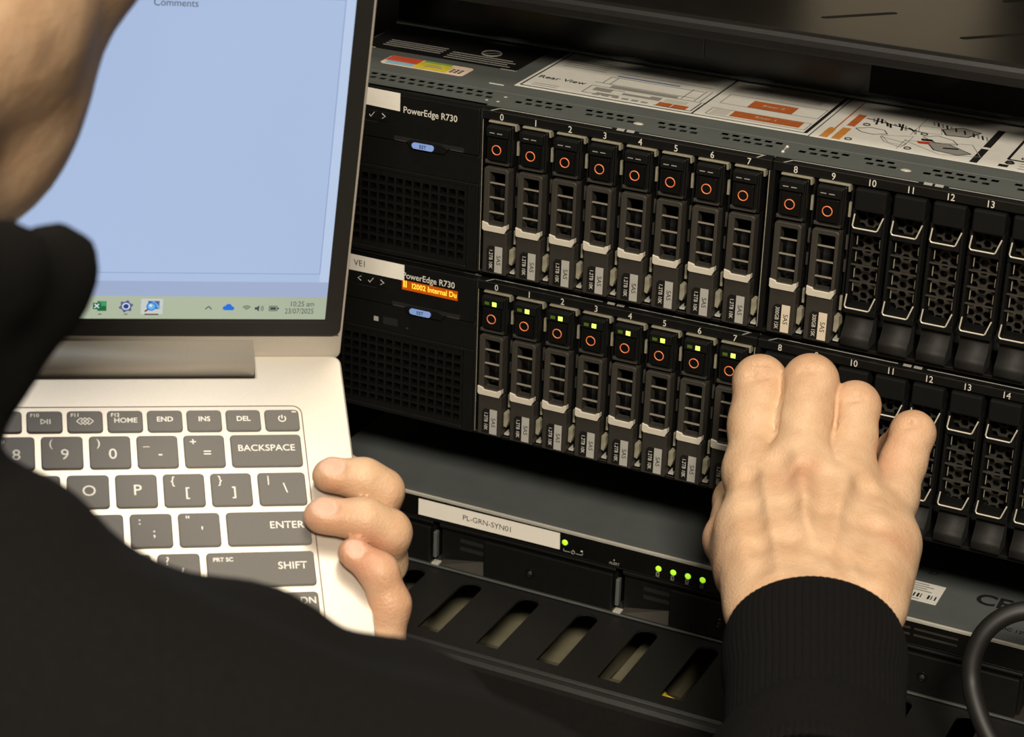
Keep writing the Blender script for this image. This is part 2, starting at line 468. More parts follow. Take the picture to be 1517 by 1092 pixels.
    P(MB().box(136.9, 140.2, -0.6, 40, -81.5, -1.9, 'black_plastic').box(137.2, 137.6, -0.8, -0.5, -80, -2.2, 'galvanised'), 'bay_wall')  # lit edge line drawn as a bright strip here too
    P(MB().box(-10.2, 318, -0.4, 20, -82.4, -80.6, 'black_plastic').box(-10.2, 136, -0.6, 0, -81.0, -80.6, 'carrier_dark'), 'bottom_rail', 0.2)
    for i in range(16):
        if i != 7 and i < (10 if upper else 8): part('divider', sh.divider, s, (loc[0] + bay_x(i) + PITCH / 2, loc[1], loc[2]))
        if i < (10 if upper else 8): part('guide_tab', sh.tab, s, (loc[0] + bay_x(i) + PITCH / 2 - 0.6, loc[1], loc[2]))
    # right ear block beside bay 15
    P(MB().box(bay_x(15) + 9.3, 318, -0.8, 40, -82.4, -1.9, 'black_plastic'), 'right_panel', 0.4)
    # control panel left of bay 0
    pan = P(MB().box(BX0, -11.4, -1.0, 7, -21.4, 2.6, 'black_plastic'), 'control_panel', 0.5)
    P(MB().box(BX0, -11.4, -0.6, 30, -36.2, -21.8, 'black_plastic'), 'port_panel', 0.4)
    P(MB().box(BX0, -11.4, 0.2, 30, -22, -21.2, 'dark_void'), 'panel_joint')
    gr = P(hole_grid(BX0 + 2, -17.4, -80, -38.4, 4.95, 4.7, 3.7, 3.6, -1.0, 3.0, 'black_plastic'), 'vent_grille')
    P(MB().box(-17.4, -11.4, -1.0, 30, -82.4, -36.2, 'black_plastic').box(BX0, -17.4, -1.0, 6, -38.4, -36.2, 'black_plastic').box(BX0, -17.4, -1.4, 6, -82.4, -80, 'black_plastic').box(BX0, BX0 + 2, -1, 6, -80, -38.4, 'black_plastic'), 'grille_surround', 0.4)
    P(MB().box(BX0 + 2, -17.4, 14, 30, -82.4, -36.2, 'dark_void'), 'grille_back')
    text('model_lettering', 'PowerEdge R730', 4.7, 'print_white', pan, ((-38.6, -1.15, -4.6) if upper else (-37.9, -1.15, -3.2)), bold=0.05, sx=0.92)
    for gx, gl in ((-77.6, '<'), (-71.0, 'v'), (-64.3, '>')):
        bt = MB().box(gx - 2.9, gx + 2.9, -1.5, -0.8, -12.2, -7.4, 'black_plastic').build('button', pan, 0.3)
        pts = {'<': [(1, 1.3), (-0.9, 0), (1, -1.3)], '>': [(-0.9, 1.3), (1, 0), (-0.9, -1.3)], 'v': [(-1.4, -0.1), (-0.5, -1.2), (1.5, 1.4)]}[gl]
        MB().tube([(gx + a, -1.6, -9.6 + b) for a, b in pts], 0.2, 'print_white', k=5).build('symbol', bt)
    MB().box(-79, -68, -1.15, -0.9, -13.6, -13.0, 'dark_void').build('button_groove', pan)
    # pull-out information tag
    MB().box(-58.5, -19.5, -1.25, -0.8, -20.6, -18.6, 'dark_void').build('tag_slot', pan)
    MB().prism([(-51, -20.4), (-48.4, -18.9), (-31, -18.9), (-27.5, -20.4), (-30, -23.4), (-48.6, -23.4)], 'y', -2.2, -0.8, 'black_plastic').build('tag_holder', pan, 0.3)
    MB().box(-58, -51.5, -1.45, -1.2, -20.9, -20.3, 'carrier_grey').box(-27, -20, -1.45, -1.2, -20.9, -20.3, 'carrier_grey').build('tag_rail', pan)
    tg = MB().prism(rrect(-47.8, -35.6, -23.0, -19.9, 1.5), 'y', -2.75, -2.1, 'tag_blue').build('pull_tag', pan)
    text('lettering', 'EST', 2.5, 'print_black', tg, (-41.6, -2.9, -21.5), bold=0.02)
    if upper:
        MB().prism([(-88, -4.6), (-55.4, -5.7), (-55.3, 3.5), (-88, 4.0)], 'y', -1.25, -0.95, 'tape_white').build('blank_tape', pan)
    else:
        tp = MB().prism([(-104, 2.6), (-51.8, 2.3), (-51.8, -6.0), (-104, -6.2)], 'y', -1.35, -0.95, 'tape_white').build('name_tape', pan)
        text('lettering', 'VE1', 4.6, 'print_black', tp, (-77.4, -1.5, -1.7), bold=-0.02)
        lc = MB().box(-53, -21.2, -1.2, -0.9, -11.0, -5.9, 'lcd_orange').build('status_display', pan)
        MB().box(-52.2, -51.4, -1.3, -1.2, -9.6, -6.0, 'lcd_text').box(-50.9, -50.3, -1.3, -1.2, -9.6, -6.0, 'lcd_text').build('cursor', lc)
        text('lettering', 'I2002 Internal Du', 4.0, 'lcd_text', lc, (-21.6, -1.3, -8.2), bold=0.08, align='RIGHT', sx=0.9)
        MB().box(-69.4, -66.8, -0.9, -0.5, -31.8, -29.4, 'sticker_grey').build('usb_mark', s, loc=loc)
        P(MB().box(-64, -55.5, -0.75, -0.5, -32.6, -28.6, 'dark_void').sphere((-50, -0.7, -32.4), 0.8, 'dark_void'), 'usb_port')
    P(MB().box(-12, -10.3, 0.4, 30, -82.4, 2.4, 'dark_void'), 'panel_gap')
    return s
upper = make_server('rack_server', 'upper black rack server with printed service labels on its grey lid', True)
lower = make_server('rack_server', 'lower black rack server with lit orange display and green drive lights', False)

# labels on the lid of the upper server (paper sheets with print)
def L(px, py, dz=0.0):
    p = on_z(px, py, LID + dz); return (p[0] - 102, p[1] - 300, LID + dz + 82.4)
def sheet(name, x0, x1, y0, y1, m, dz=0.15):
    return MB().box(x0 - 102, x1 - 102, y0 - 300, y1 - 300, LID + 82.4, LID + dz + 82.4, m).build(name, upper)
service = sheet('service_label', -12.6, 141.6, 39.6, 180, 'label_paper')
guide = sheet('guide_label', 142.4, 300, 39.2, 180, 'label_paper')
Y0 = -300
def pr(mb, x0, x1, y0, y1, m, dz=0.25): mb.quad([(x0 - 102, y0 + Y0, LID + dz + 82.4), (x1 - 102, y0 + Y0, LID + dz + 82.4), (x1 - 102, y1 + Y0, LID + dz + 82.4), (x0 - 102, y1 + Y0, LID + dz + 82.4)], m)
def lab_line(mb, x0, y0, x1, y1, w, m, dz=0.28):
    d = np.array([x1 - x0, y1 - y0]); n = np.array([-d[1], d[0]]) / np.linalg.norm(d) * w / 2
    mb.quad([(x0 + n[0] - 102, y0 + n[1] + Y0, LID + dz + 82.4), (x0 - n[0] - 102, y0 - n[1] + Y0, LID + dz + 82.4), (x1 - n[0] - 102, y1 - n[1] + Y0, LID + dz + 82.4), (x1 + n[0] - 102, y1 + n[1] + Y0, LID + dz + 82.4)], m)
pp = MB()
for a in ((-10.4, 42, -10.4, 180), (-10.4, 42, 81.4, 42), (81.4, 42, 81.4, 180), (139.4, 42, 139.4, 180)): lab_line(pp, *a, 0.9 if a[0] != 139.4 else 1.8, 'print_black')
lab_line(pp, 81.4, 42, 139.4, 42, 0.7, 'print_black')
# rear view drawing
for a in ((21, 47, 21, 60), (21, 60, 82, 61), (21, 47, 34, 47), (24, 66, 24, 78), (28, 66, 28, 78), (24, 78, 74, 78), (20, 66, 74, 66)): lab_line(pp, *a, 0.7, 'print_grey')
lab_line(pp, 26, 81, 60, 81, 1.4, 'print_blue')
pr(pp, 24, 60, 52.5, 58, 'print_grey', 0.24); pr(pp, 30, 66, 61, 65, 'print_grey', 0.24); pr(pp, 28, 40, 47.5, 50, 'print_grey', 0.26)
pr(pp, 34, 40, 52, 57, 'label_paper', 0.27); pr(pp, 40, 54, 55.5, 58.5, 'label_paper', 0.27)
for i in range(6): pr(pp, 27 + i * 5.2, 30.6 + i * 5.2, 45.5, 48, 'print_grey', 0.27)
pr(pp, 52, 57, 47.5, 51, 'label_paper', 0.28)
pr(pp, 61, 76.5, 46, 51.5, 'print_orange', 0.27); lab_line(pp, 68.6, 46, 68.6, 51.5, 0.5, 'label_paper', 0.3)
pr(pp, 62, 74, 53, 58, 'print_white', 0.27)
for a in ((60, 45.4, 79.5, 45.4), (79.5, 45.4, 79.5, 60)): lab_line(pp, *a, 0.6, 'print_black')
for a in ((68, 62, 68, 80), (75, 62, 75, 80), (78, 62, 78, 80), (26, 86, 76, 86), (34, 92, 76, 92)): lab_line(pp, *a, 0.7, 'print_grey')
# memory drawing right
for x0, x1, y0, y1 in ((87, 137.5, 46, 57), (87, 137.5, 66, 82)):
    for a in ((x0, y0, x1, y0), (x0, y1, x1, y1), (x0, y0, x0, y1), (x1, y0, x1, y1)): lab_line(pp, *a, 0.5, 'print_grey')
pr(pp, 98.5, 134.0, 48, 57.5, 'print_orange', 0.27); pr(pp, 101, 124, 66.5, 78, 'print_orange', 0.27)
pr(pp, 88.5, 97, 47.5, 56, 'print_white', 0.27)
for i in range(7): lab_line(pp, 86, 88 + i * 2.2, 132, 88 + i * 2.2, 0.5, 'print_grey')
for i in range(5): lab_line(pp, -6, 84 + i * 3.4, 18, 84 + i * 3.4, 0.8, 'print_grey')
for i in range(2): lab_line(pp, -6, 45.6 + i * 3, 8, 45.6 + i * 3, 0.6, 'print_grey')
pp.build('print', service)
text('lettering', 'Rear View', 6.2, 'print_black', service, (4.5 - 102, 60 + Y0, LID + 82.75), (1, 0, 0), (0, 1, 0), bold=0.06)
text('lettering', 'Riser 1', 4.0, 'print_white', service, (116 - 102, 52.6 + Y0, LID + 82.75), (1, 0, 0), (0, 1, 0))
text('lettering', 'Riser 2', 4.0, 'print_white', service, (113 - 102, 72 + Y0, LID + 82.75), (1, 0, 0), (0, 1, 0))
gp = MB()
def poly(pts, m, dz=0.27): gp.quad([(a - 102, b + Y0, LID + dz + 82.4) for a, b in pts], m)
poly([(146.5, 41), (150.5, 41), (150.5, 55), (147.5, 58), (146.5, 56)], 'print_amber'); lab_line(gp, 149.5, 56, 149.5, 104, 0.8, 'print_orange')
poly([(152.4, 41), (156.6, 41), (156.6, 60), (152.4, 60)], 'print_amber'); poly([(152.8, 64), (156.8, 64), (156.8, 84), (152.8, 84)], 'print_orange')
# sketch drawings: fan pack, drive carrier, air shroud, module rows
def fig(cx, cy, pts, m, dz=0.27): poly([(cx + a, cy + b) for a, b in pts], m, dz)
def outline(cx, cy, pts, w=0.5, m='print_grey'):
    for i in range(len(pts)):
        a, b = pts[i], pts[(i + 1) % len(pts)]; lab_line(gp, cx + a[0], cy + a[1], cx + b[0], cy + b[1], w, m)
fig(200, 53, [(-6, 6), (4, 8), (17, -1), (12, -6), (0, -4)], 'print_grey'); outline(200, 53, [(-6, 6), (4, 8), (17, -1), (12, -6), (0, -4)], 0.6, 'print_black')
fig(196, 55, [(-7, 3), (-1, 5), (0, 1), (-5, 0)], 'print_red', 0.29); fig(195, 61, [(-5, 2), (0, 3), (2, 0), (-4, -1)], 'print_black', 0.29); fig(206, 54, [(-3, 1), (4, 3), (4, 1), (-3, -1)], 'print_black', 0.3)
outline(198, 66, [(-8, 0), (-2, 5), (6, 2), (10, -4), (0, -6)], 0.4, 'print_black')
outline(196, 52, [(-12, 4), (18, 14), (26, -2), (8, -8)], 0.4)
outline(168, 57, [(-10, 5), (-4, 10), (3, 9), (6, 4), (0, 0), (-6, 1)], 0.5, 'print_black'); outline(172, 52, [(0, 4), (14, 0), (13, -7), (4, -3)], 0.5, 'print_grey'); outline(170, 56, [(2, 2), (16, 8), (16, -8), (8, -7)], 0.35)
for i in range(13): lab_line(gp, 161 + i * 1.9, 82 + math.sin(i) * 2 - i * 0.5, 163 + i * 1.9, 76 - math.sin(i * 1.7) * 3 - i * 0.45, 1.1, 'print_black' if i % 3 else 'print_grey')
for i in range(5): lab_line(gp, 158 + i * 6, 80 - i * 1.6, 164 + i * 6, 78.5 - i * 1.6, 0.9, 'print_black')
fig(203, 80, [(-8, 2), (0, 9), (10, 6), (6, -4), (-4, -6)], 'print_grey'); outline(203, 80, [(-8, 2), (0, 9), (10, 6), (6, -4), (-4, -6)], 0.8, 'print_black')
for i in range(14): lab_line(gp, 188 + i * 2.4, 92 - i * 0.9, 190 + i * 2.4, 86 - i * 0.9, 0.9, 'print_black' if i % 2 else 'print_grey')
outline(190, 78, [(-6, 4), (4, 6), (7, -4), (-4, -6)], 0.4)
lab_line(gp, 184, 42, 184, 58, 0.4, 'print_grey'); lab_line(gp, 184, 66, 184, 96, 0.4, 'print_grey')
poly([(219, 41), (222.6, 41), (222.6, 63), (219, 63)], 'print_black'); poly([(219, 66), (222.6, 66), (222.6, 95), (219, 95)], 'print_black')
for a in ((234, 54, 234, 120), (234, 54, 296, 54)): lab_line(gp, *a, 1.4, 'print_black')
for c in ((160, 44), (188.5, 45), (161, 70), (189.5, 70)): gp.torus((c[0] - 102, c[1] + Y0, LID + 82.7), 1.6, 0.3, 'print_black', axis='z', n=14, k=4)
gp.torus((236 - 102, 49 + Y0, LID + 82.7), 1.6, 0.7, 'print_black', axis='z', n=14, k=4)
poly([(232, 42), (236.5, 42), (236.5, 45.6), (232, 45.6)], 'print_black')
for i in range(3): lab_line(gp, 241, 50 - i * 3.6, 262, 50 - i * 3.6, 0.7, 'print_grey')
fig(246, 72, [(-6, 0), (2, 8), (10, 2), (4, -6)], 'print_grey')
gp.build('print', guide)
text('lettering', 'Quick', 5.4, 'print_black', guide, (239 - 102, 58 + Y0, LID + 82.75), (1, 0, 0), (0, 1, 0), bold=0.08, align='LEFT')
holo = MB().prism([(a[0] - 102, a[1] + Y0) for a in rrect(-89.5, -42.0, 39.2, 54.2, 2.2)], 'z', LID + 82.4, LID + 82.55, 'holo_pink').build('warranty_sticker', upper)
hp = MB()
pr(hp, -89, -71, 45, 54, 'holo_red'); pr(hp, -87, -71.5, 40, 45, 'holo_blue'); pr(hp, -71, -52, 40, 51, 'holo_yellow'); pr(hp, -70, -54, 51, 54, 'holo_green')
for i in range(9): pr(hp, -51 + (i % 3) * 2.4, -49.4 + (i % 3) * 2.4, 42 + (i // 3) * 2.2, 43.4 + (i // 3) * 2.2, 'print_black', 0.28)
pr(hp, -66, -56, 44.4, 45.6, 'print_grey', 0.28); pr(hp, -66, -58, 47, 48, 'print_grey', 0.28)
hp.build('print', holo)
warn = sheet('warning_plate', -114, -22.5, 62.0, 103, 'sticker_black')
wp = MB()
for i in range(4):
    lab_line(wp, -104, 70 + i * 3.2, -70, 70 + i * 3.2, 1.3, 'print_grey', 0.2); lab_line(wp, -66, 66 + i * 3.4, -28 - 3 * (i % 2), 66 + i * 3.4, 1.3, 'print_grey', 0.2)
for x0, x1, y in ((-114, -104, 62), (-31, -22.5, 61.4), (-22.5, -22, 62)): lab_line(wp, x0, y, x1, y, 0.9, 'print_white', 0.22)
wp.torus((-47 - 102, 84 + Y0, LID + 82.62), 5.2, 0.35, 'print_grey', axis='z', n=20, k=4)
lab_line(wp, -51, 81, -43, 87, 0.8, 'print_grey', 0.2)
wp.build('print', warn)
MB().box(-17 - 102 - 8, -17 - 102, 36.0 + Y0, 36.9 + Y0, LID + 82.4, LID + 82.6, 'print_white').build('alignment_mark', upper)

# drive carriers
def make_carrier(kind):
    """kind: off (1.2TB, lights dark), lit (1.2TB, green light), old (300GB, lights dark)"""
    c = thing('drive_carrier', 'drive carrier', 'drive carrier')
    o = MB().box(-6.2, 6.9, 14, 58, -79.6, -3.4, 'dark_void').box(-6.2, -5, 1, 14, -79.6, -23, 'black_matte').box(5.8, 6.9, 1, 14, -79.6, -23, 'black_matte').build('drive_body', c)
    MB().box(-6.0, 6.6, -3.6, 4, -22.6, -3.6, 'black_plastic').box(6.0, 7.4, -2.4, 10, -23.5, -3.2, 'black_plastic').build('handle_cap', c, 0.5)
    MB().box(-5.7, 6.1, -5.3, -3, -8.7, -4.0, 'black_plastic').build('light_block', c, 0.35)
    MB().prism([(-6.4, -2.9), (-6.4, -2.0), (8.6, -2.0), (8.9, -5.4), (7.9, -5.4), (7.7, -2.9)], 'y', -1.6, 2.2, 'galvanised').build('top_spring', c, 0.2)
    for k, x0 in enumerate((-3.9, 0.1)):
        if kind == 'lit':
            MB().box(x0 if k == 0 else x0 + 0.2, x0 + 2.5, -5.42, -5.2, -7.6 if k == 0 else -7.9, -6.0 if k == 0 else -5.7, 'led_dim' if k == 0 else 'led_on').build('status_light', c)
        else:
            MB().box(x0, x0 + 2.7, -5.4, -5.2, -6.9, -6.5, 'print_grey').build('status_light', c)
    MB().box(-4.3, 5.0, -5.2, -3.2, -20.4, -9.4, 'black_gloss').build('release_button', c, 0.4)
    MB().torus((0.0, -5.25, -15.1), 2.3, 0.27, 'ring_orange').build('ring_mark', c, smooth=True)
    MB().prism([(-6.2, -20.8), (-3.8, -21.8), (4.8, -21.8), (6.6, -21.0), (6.6, -22.6), (-6.2, -22.6)], 'y', -4.8, -2.8, 'carrier_dark').build('button_ledge', c, 0.2)
    out = rrect(-6.4, 6.7, -57.2, -24.3, 1.6); inn = rrect(-3.3, 5.0, -53.8, -26.8, 0.7)
    MB().ring(out, inn, -5.0, 1.0, 'carrier_grey').build('handle_frame', c, 0.45)
    MB().box(-5, 5.8, 12, 13.6, -56, -24, 'dark_void').box(-2.0, 3.4, 2.2, 4, -53, -50.8, 'black_gloss').build('air_gap', c)  # black sheet stands in for the shade inside the handle opening
    for z in (-32.5, -40.0, -47.6):
        MB().box(-3.4, 5.1, -4.3, -3.1, z - 0.24, z + 0.24, 'rung_metal').build('rung', c)
    MB().prism([(-6.5, -52.6), (-3.5, -53.2), (-3.0, -54.2), (4.3, -54.2), (5.2, -53.4), (6.8, -52.8), (6.9, -55.0), (5.7, -57.4), (-5.6, -57.4), (-6.5, -56.6)], 'y', -5.7, -2.5, 'chin_silver').build('handle_chin', c, 0.3)
    MB().box(-6.3, 6.7, -4.6, 2.0, -79.8, -57.2, 'carrier_dark').build('front_panel', c, 0.5)
    big = 'sticker_grey' if kind != 'old' else 'sticker_beige'
    st = MB().prism([(-3.9, -66.8), (-2.6, -65.0), (0.5, -65.0), (0.5, -78.7), (-3.9, -78.7)], 'y', -4.75, -4.6, 'sticker_black').prism([(0.5, -65.0), (4.6, -65.0), (4.6, -78.7), (0.5, -78.7)], 'y', -4.75, -4.6, big).build('capacity_label', c)
    text('lettering', '1.2TB 10K' if kind != 'old' else '300GB 15K', 2.7, 'print_white', st, (-1.6, -4.85, -71.9), (0, 0, -1), (1, 0, 0), sx=0.88)
    text('lettering', 'SAS', 3.3, 'print_black', st, (2.6, -4.85, -72.0), (0, 0, -1), (1, 0, 0))
    return c
protos = {k: make_carrier(k) for k in ('off', 'lit', 'old')}
used = {k: False for k in protos}
def place(protos, used, kind, i, zo, label, group):
    o = protos[kind] if not used[kind] else copy_tree(protos[kind])
    used[kind] = True
    o.location = (bay_x(i) * K, 0, zo * K)
    tag(o, label, None, group)
    return o
for i in range(8):
    place(protos, used, 'off', i, 0.0, f'drive carrier with unlit lights in bay {NUM[i]} of the upper server', 'drive carriers in the upper server')
for i in (8, 9):
    place(protos, used, 'old', i, 0.0, f'drive carrier with beige 300GB label in bay {NUM[i]} of the upper server', 'drive carriers in the upper server')
for i in range(8):
    place(protos, used, 'lit', i, -88.9, f'drive carrier with green light in bay {NUM[i]} of the lower server', 'drive carriers in the lower server')

# blank fillers of the empty bays
def make_blank():
    b = thing('bay_blank', 'blank', 'bay blank')
    MB().prism([(-7.0, -2.9), (7.9, -2.9), (7.9, -13.6), (-7.0, -13.6)], 'y', -1.8, 14, 'black_matte').build('top_cap', b, 0.9)
    MB().box(-7.4, -6.0, -1.2, 14, -62, -13, 'black_matte').box(6.9, 8.2, -1.2, 14, -62, -13, 'black_matte').build('side_frame', b, 0.3)
    for z0 in (-15.0, -54.3):
        u = MB().tube([(-6.0, -2.3, z0), (-6.6, -2.3, z0 - 5.6), (-6.2, -2.3, z0 - 6.4), (-5.6, -2.3, z0 - 6.7), (4.6, -2.3, z0 - 6.7), (5.2, -2.3, z0 - 6.2), (7.4, -2.3, z0 + 0.2)], 0.36, 'chin_silver', k=6).build('pull_rim', b)
        MB().prism([(-6.6, z0 - 6.8), (5.4, z0 - 6.8), (7.0, z0 - 1), (7.0, z0 - 9.2), (-6.6, z0 - 9.2)], 'y', -2.2, 3, 'black_matte').build('pull_bar', b, 0.2)
    for z in (-32.0, -39.9, -48.0):
        MB().box(-6.0, 6.9, -1.0, 0.4, z - 0.22, z + 0.22, 'carrier_grey').build('rung', b)
    for z0 in (-30.5, -38.6, -46.6, -53.4):
        MB().box(-4.6, -4.2, 0.6, 1.2, z0, z0 + 4.4, 'galvanised').box(6.1, 6.4, 0.6, 1.2, z0, z0 + 4.0, 'galvanised').build('slot_edge', b)
    hx = MB(); R, r = 2.6, 1.95
    for a in range(4):
        for q in range(13):
            cx = -4.9 + a * 3.9; cz = -15 - q * 4.5 - (2.25 if a % 2 else 0)
            if cz < -60: continue
            p = [(math.cos(math.radians(60 * t)), math.sin(math.radians(60 * t))) for t in range(6)]
            hx.ring([(cx + R * u, cz + R * w) for u, w in p], [(cx + r * u, cz + r * w) for u, w in p], 8.0, 9.5, 'hex_metal')
    h = hx.build('honeycomb_mesh', b); tag(h, kind='stuff')
    MB().box(-6.4, 7.2, 30, 34, -62, -13, 'dark_void').build('inner_back', b)
    lip = [(-1.0, -62.5), (1.0, -64.0), (1.4, -67.5), (-0.6, -71.5), (-3.4, -74.0), (-3.8, -76.0), (-3.0, -79.6), (8, -79.6), (8, -62.5)]
    lp_ = MB().prism([(q[0], q[1]) for q in smooth_path(lip[:7], 3)] + lip[7:], 'x', -6.6, 7.0, 'blank_lip').build('bottom_lip', b)
    for f_ in lp_.data.polygons: f_.use_smooth = len(f_.vertices) == 4 and abs(f_.normal.z) < 0.99
    MB().box(-7.4, 8.2, -1.6, 8, -64.0, -60.6, 'black_matte').build('lower_bar', b, 0.4)
    return b
bp = {'blank': make_blank()}; bu = {'blank': False}
for nm, zo in (('upper', 0.0), ('lower', -88.9)):
    for i in range(8 if nm == 'lower' else 10, 16):
        place(bp, bu, 'blank', i, zo, f'black honeycomb bay blank in empty bay {NUM[i]} of the {nm} server', f'bay blanks in the {nm} server')

# ---------------------------------------------------------------- things above the servers
sh_top = 55.5
shelf = thing('rack_shelf', 'glossy black rack shelf with diagonal slots above the upper server', 'shelf', (102, 200, 46))
def sp(mb, nm, bev=0.0): return mb.build(nm, shelf, bev, loc=(-102, -200, -46))
slots = []
for k in range(-5, 4):
    for (ax, ay) in ((138 + 67 * k, 62), (138 + 67 * k, 140), (138 + 67 * k, 218)):
        if ax < -105 or ax > 280: continue
        d = 36 / math.sqrt(2); w = 2.2
        lp = []
        for t in range(7):
            a = math.radians(-45 + 180 + 90 - 90 + 0) + 0
            th = math.radians(135 + 180 * t / 6); lp.append((ax + w * math.cos(th), ay + w * math.sin(th)))
        for t in range(7):
            th = math.radians(-45 + 180 * t / 6); lp.append((ax + d + w * math.cos(th), ay + d + w * math.sin(th)))
        slots.append(lp)
me = curve_mesh('shelf_plate', [[(BX0, 33), (BX1, 33), (BX1, 400), (BX0, 400)]] + slots, 0.8); me.materials.append(MATS['shelf_paint'])
part('shelf_plate', me, shelf, (-102, -200, sh_top - 0.8 - 46))
lipp = [(33.5, sh_top), (30.5, sh_top + 0.4), (28.2, sh_top - 0.6), (27, sh_top - 2.4), (26.6, sh_top - 5), (27.0, 47.6), (28, 46.2), (30, 46.0), (31.5, 47), (31.5, sh_top - 1.6), (33.5, sh_top - 1.6)]
lo = sp(MB().prism(lipp, 'x', BX0, BX1, 'black_powder'), 'front_lip', 0.3)
for fx in (BX0, BX1 - 2): sp(MB().box(fx, fx + 2, 33, 400, sh_top, sh_top + 12, 'black_powder'), 'side_flange')
box_b = thing('beige_reflector', 'added beige box that reflects in the top of the slotted shelf', 'box', (92, 372, 55.6))  # unseen block added to give the shelf top a beige reflection
MB().box(-54, 54, -24, 24, 0, 150, 'wall_beige').build('reflector_block', box_b, 1.0)
MB().box(-54.2, 54.2, -6, 6, 149, 150.4, 'sticker_beige').build('reflector_strip', box_b)
unit = thing('rack_unit', 'black glossy rack unit between the shelf and the upper server lid', 'rack unit', (102, 300, 5.2))
def up(mb, nm, bev=0.0): return mb.build(nm, unit, bev, loc=(-102, -300, -5.2))
up(MB().box(BX0, BX1, 107, 500, 5.2, 44, 'black_gloss'), 'case', 0.8)
up(MB().prism([(105.0, 5.2), (104.6, 5.8), (105.0, 6.6), (107.4, 7.2), (107.4, 5.2)], 'x', BX0, BX1, 'steel_grey'), 'bottom_edge')  # steel-grey strip draws the highlight on the rounded bottom edge
up(MB().box(-60, 62, 106.2, 107, 12, 38, 'black_gloss'), 'front_window', 0.2)
up(MB().box(150, 290, 106.4, 107, 9, 36, 'black_matte'), 'front_grille', 0.2)

# ---------------------------------------------------------------- storage unit on the vented shelf
NY, NT, NBOT = 15.0, -223.4, -265.6
nas = thing('storage_unit', 'flat dark grey storage unit with white name tape and green lights', 'storage unit', (102, 200, NBOT))
NL = (-102, -200, -NBOT)
def npart(mb, nm, bev=0.0, parent=None, smooth=False): return mb.build(nm, parent or nas, bev, loc=NL if parent is None else None, smooth=smooth)
npart(MB().box(BX0, BX1, NY + 30, 420, NBOT, NT - 1, 'dark_void'), 'case')
lidn = npart(MB().box(BX0, BX1, NY + 0.2, 420, NT - 1.2, NT, 'nas_grey'), 'lid', 0.0)
npart(MB().prism([(NY - 0.2, NT - 1.6), (NY - 0.4, NT - 0.2), (NY + 0.6, NT + 0.15), (NY + 1.0, NT + 0.05), (NY + 1.0, NT - 1.6)], 'x', BX0, BX1, 'bright_edge'), 'lid_edge')
band = npart(MB().box(BX0, BX1, NY + 0.6, NY + 30, -237.2, NT - 1.2, 'black_gloss').box(BX0, BX1, NY + 0.2, NY + 2, -238.2, -237.4, 'black_plastic'), 'front_band', 0.2)
def nq(px, py, y=NY + 0.45): p = on_y(px, py, y); return (p[0], p[2])
tape = npart(MB().prism([(-49.9, -236.4), (34.2, -235.7), (33.9, -226.2), (-49.9, -226.9)], 'y', NY + 0.2, NY + 0.6, 'tape_white'), 'name_tape')
text('lettering', 'PL-GRN-SYN01', 4.4, 'print_black', tape, (-8.4, NY + 0.1, -231.5), (1, 0, -0.006), (0, 0, 1), bold=0.0, sx=1.02)
for x0, z0 in ((36.9, -231.0), (90.1, -232.3), (98.3, -232.3), (106.4, -232.3), (114.5, -232.3)):
    npart(MB().sphere((x0, NY + 0.6, z0), 1.65, 'nas_led', n=16, k=8, sc=(1, 0.5, 1)), 'status_light', smooth=True)
ic = MB()
for x0 in (90.1, 98.3, 106.4, 114.5):
    ic.torus((x0 - 0.2, NY + 0.5, -235.4), 0.75, 0.14, 'print_dim', n=12, k=4)
    for dz in (-234.4, -236.9): ic.box(x0 - 0.9, x0 + 0.5, NY + 0.4, NY + 0.6, dz - 0.12, dz + 0.12, 'print_dim')
    for dx in (-1.0, 0.5): ic.box(x0 + dx - 0.1, x0 + dx + 0.1, NY + 0.4, NY + 0.6, -236.9, -234.4, 'print_dim')
for xa, xb in ((36.2, 40.2), (43.4, 47.4)): ic.box(xa, xb, NY + 0.4, NY + 0.6, -236.1, -235.8, 'print_grey')
ic.box(36.2, 36.5, NY + 0.4, NY + 0.6, -236.1, -234.6, 'print_grey'); ic.box(47.1, 47.4, NY + 0.4, NY + 0.6, -236.1, -234.6, 'print_grey')
ic.torus((41.8, NY + 0.5, -235.6), 0.95, 0.18, 'print_grey', n=14, k=4); ic.box(41.7, 41.9, NY + 0.3, NY + 0.6, -235.4, -234.0, 'print_grey')
ic.prism([(46.0, -233.7), (46.7, -233.1), (47.4, -233.7), (46.7, -234.2)], 'y', NY + 0.4, NY + 0.6, 'print_white')
ic.prism([(64.6, -233.9), (65.6, -233.3), (65.6, -234.5)], 'y', NY + 0.4, NY + 0.6, 'print_dim')
ic.build('icons', band)
text('lettering', 'ALERT', 2.1, 'print_dim', band, (65.5, NY + 0.35, -235.9), bold=0.02)
# lid print and barcode sticker
bc = npart(MB().box(196, 231.0, 33.2, 53, NT, NT + 0.15, 'label_paper'), 'barcode_sticker')
bb = MB()
for i in range(17):
    if i % 5 == 3: continue
    bb.quad([(200 + i * 1.8, 36.8, NT + 0.25), (200 + i * 1.8 + 0.5 + (i * 7 % 3) * 0.3, 36.8, NT + 0.25), (200 + i * 1.8 + 0.5 + (i * 7 % 3) * 0.3, 41, NT + 0.25), (200 + i * 1.8, 41, NT + 0.25)], 'print_black')
for j in range(4): bb.quad([(200, 43.6 + j * 2.2, NT + 0.25), (226 - 3 * (j % 2), 43.6 + j * 2.2, NT + 0.25), (226 - 3 * (j % 2), 44.6 + j * 2.2, NT + 0.25), (200, 44.6 + j * 2.2, NT + 0.25)], 'print_grey')
bb.quad([(200, 34.6, NT + 0.25), (222, 34.6, NT + 0.25), (222, 35.4, NT + 0.25), (200, 35.4, NT + 0.25)], 'print_grey')
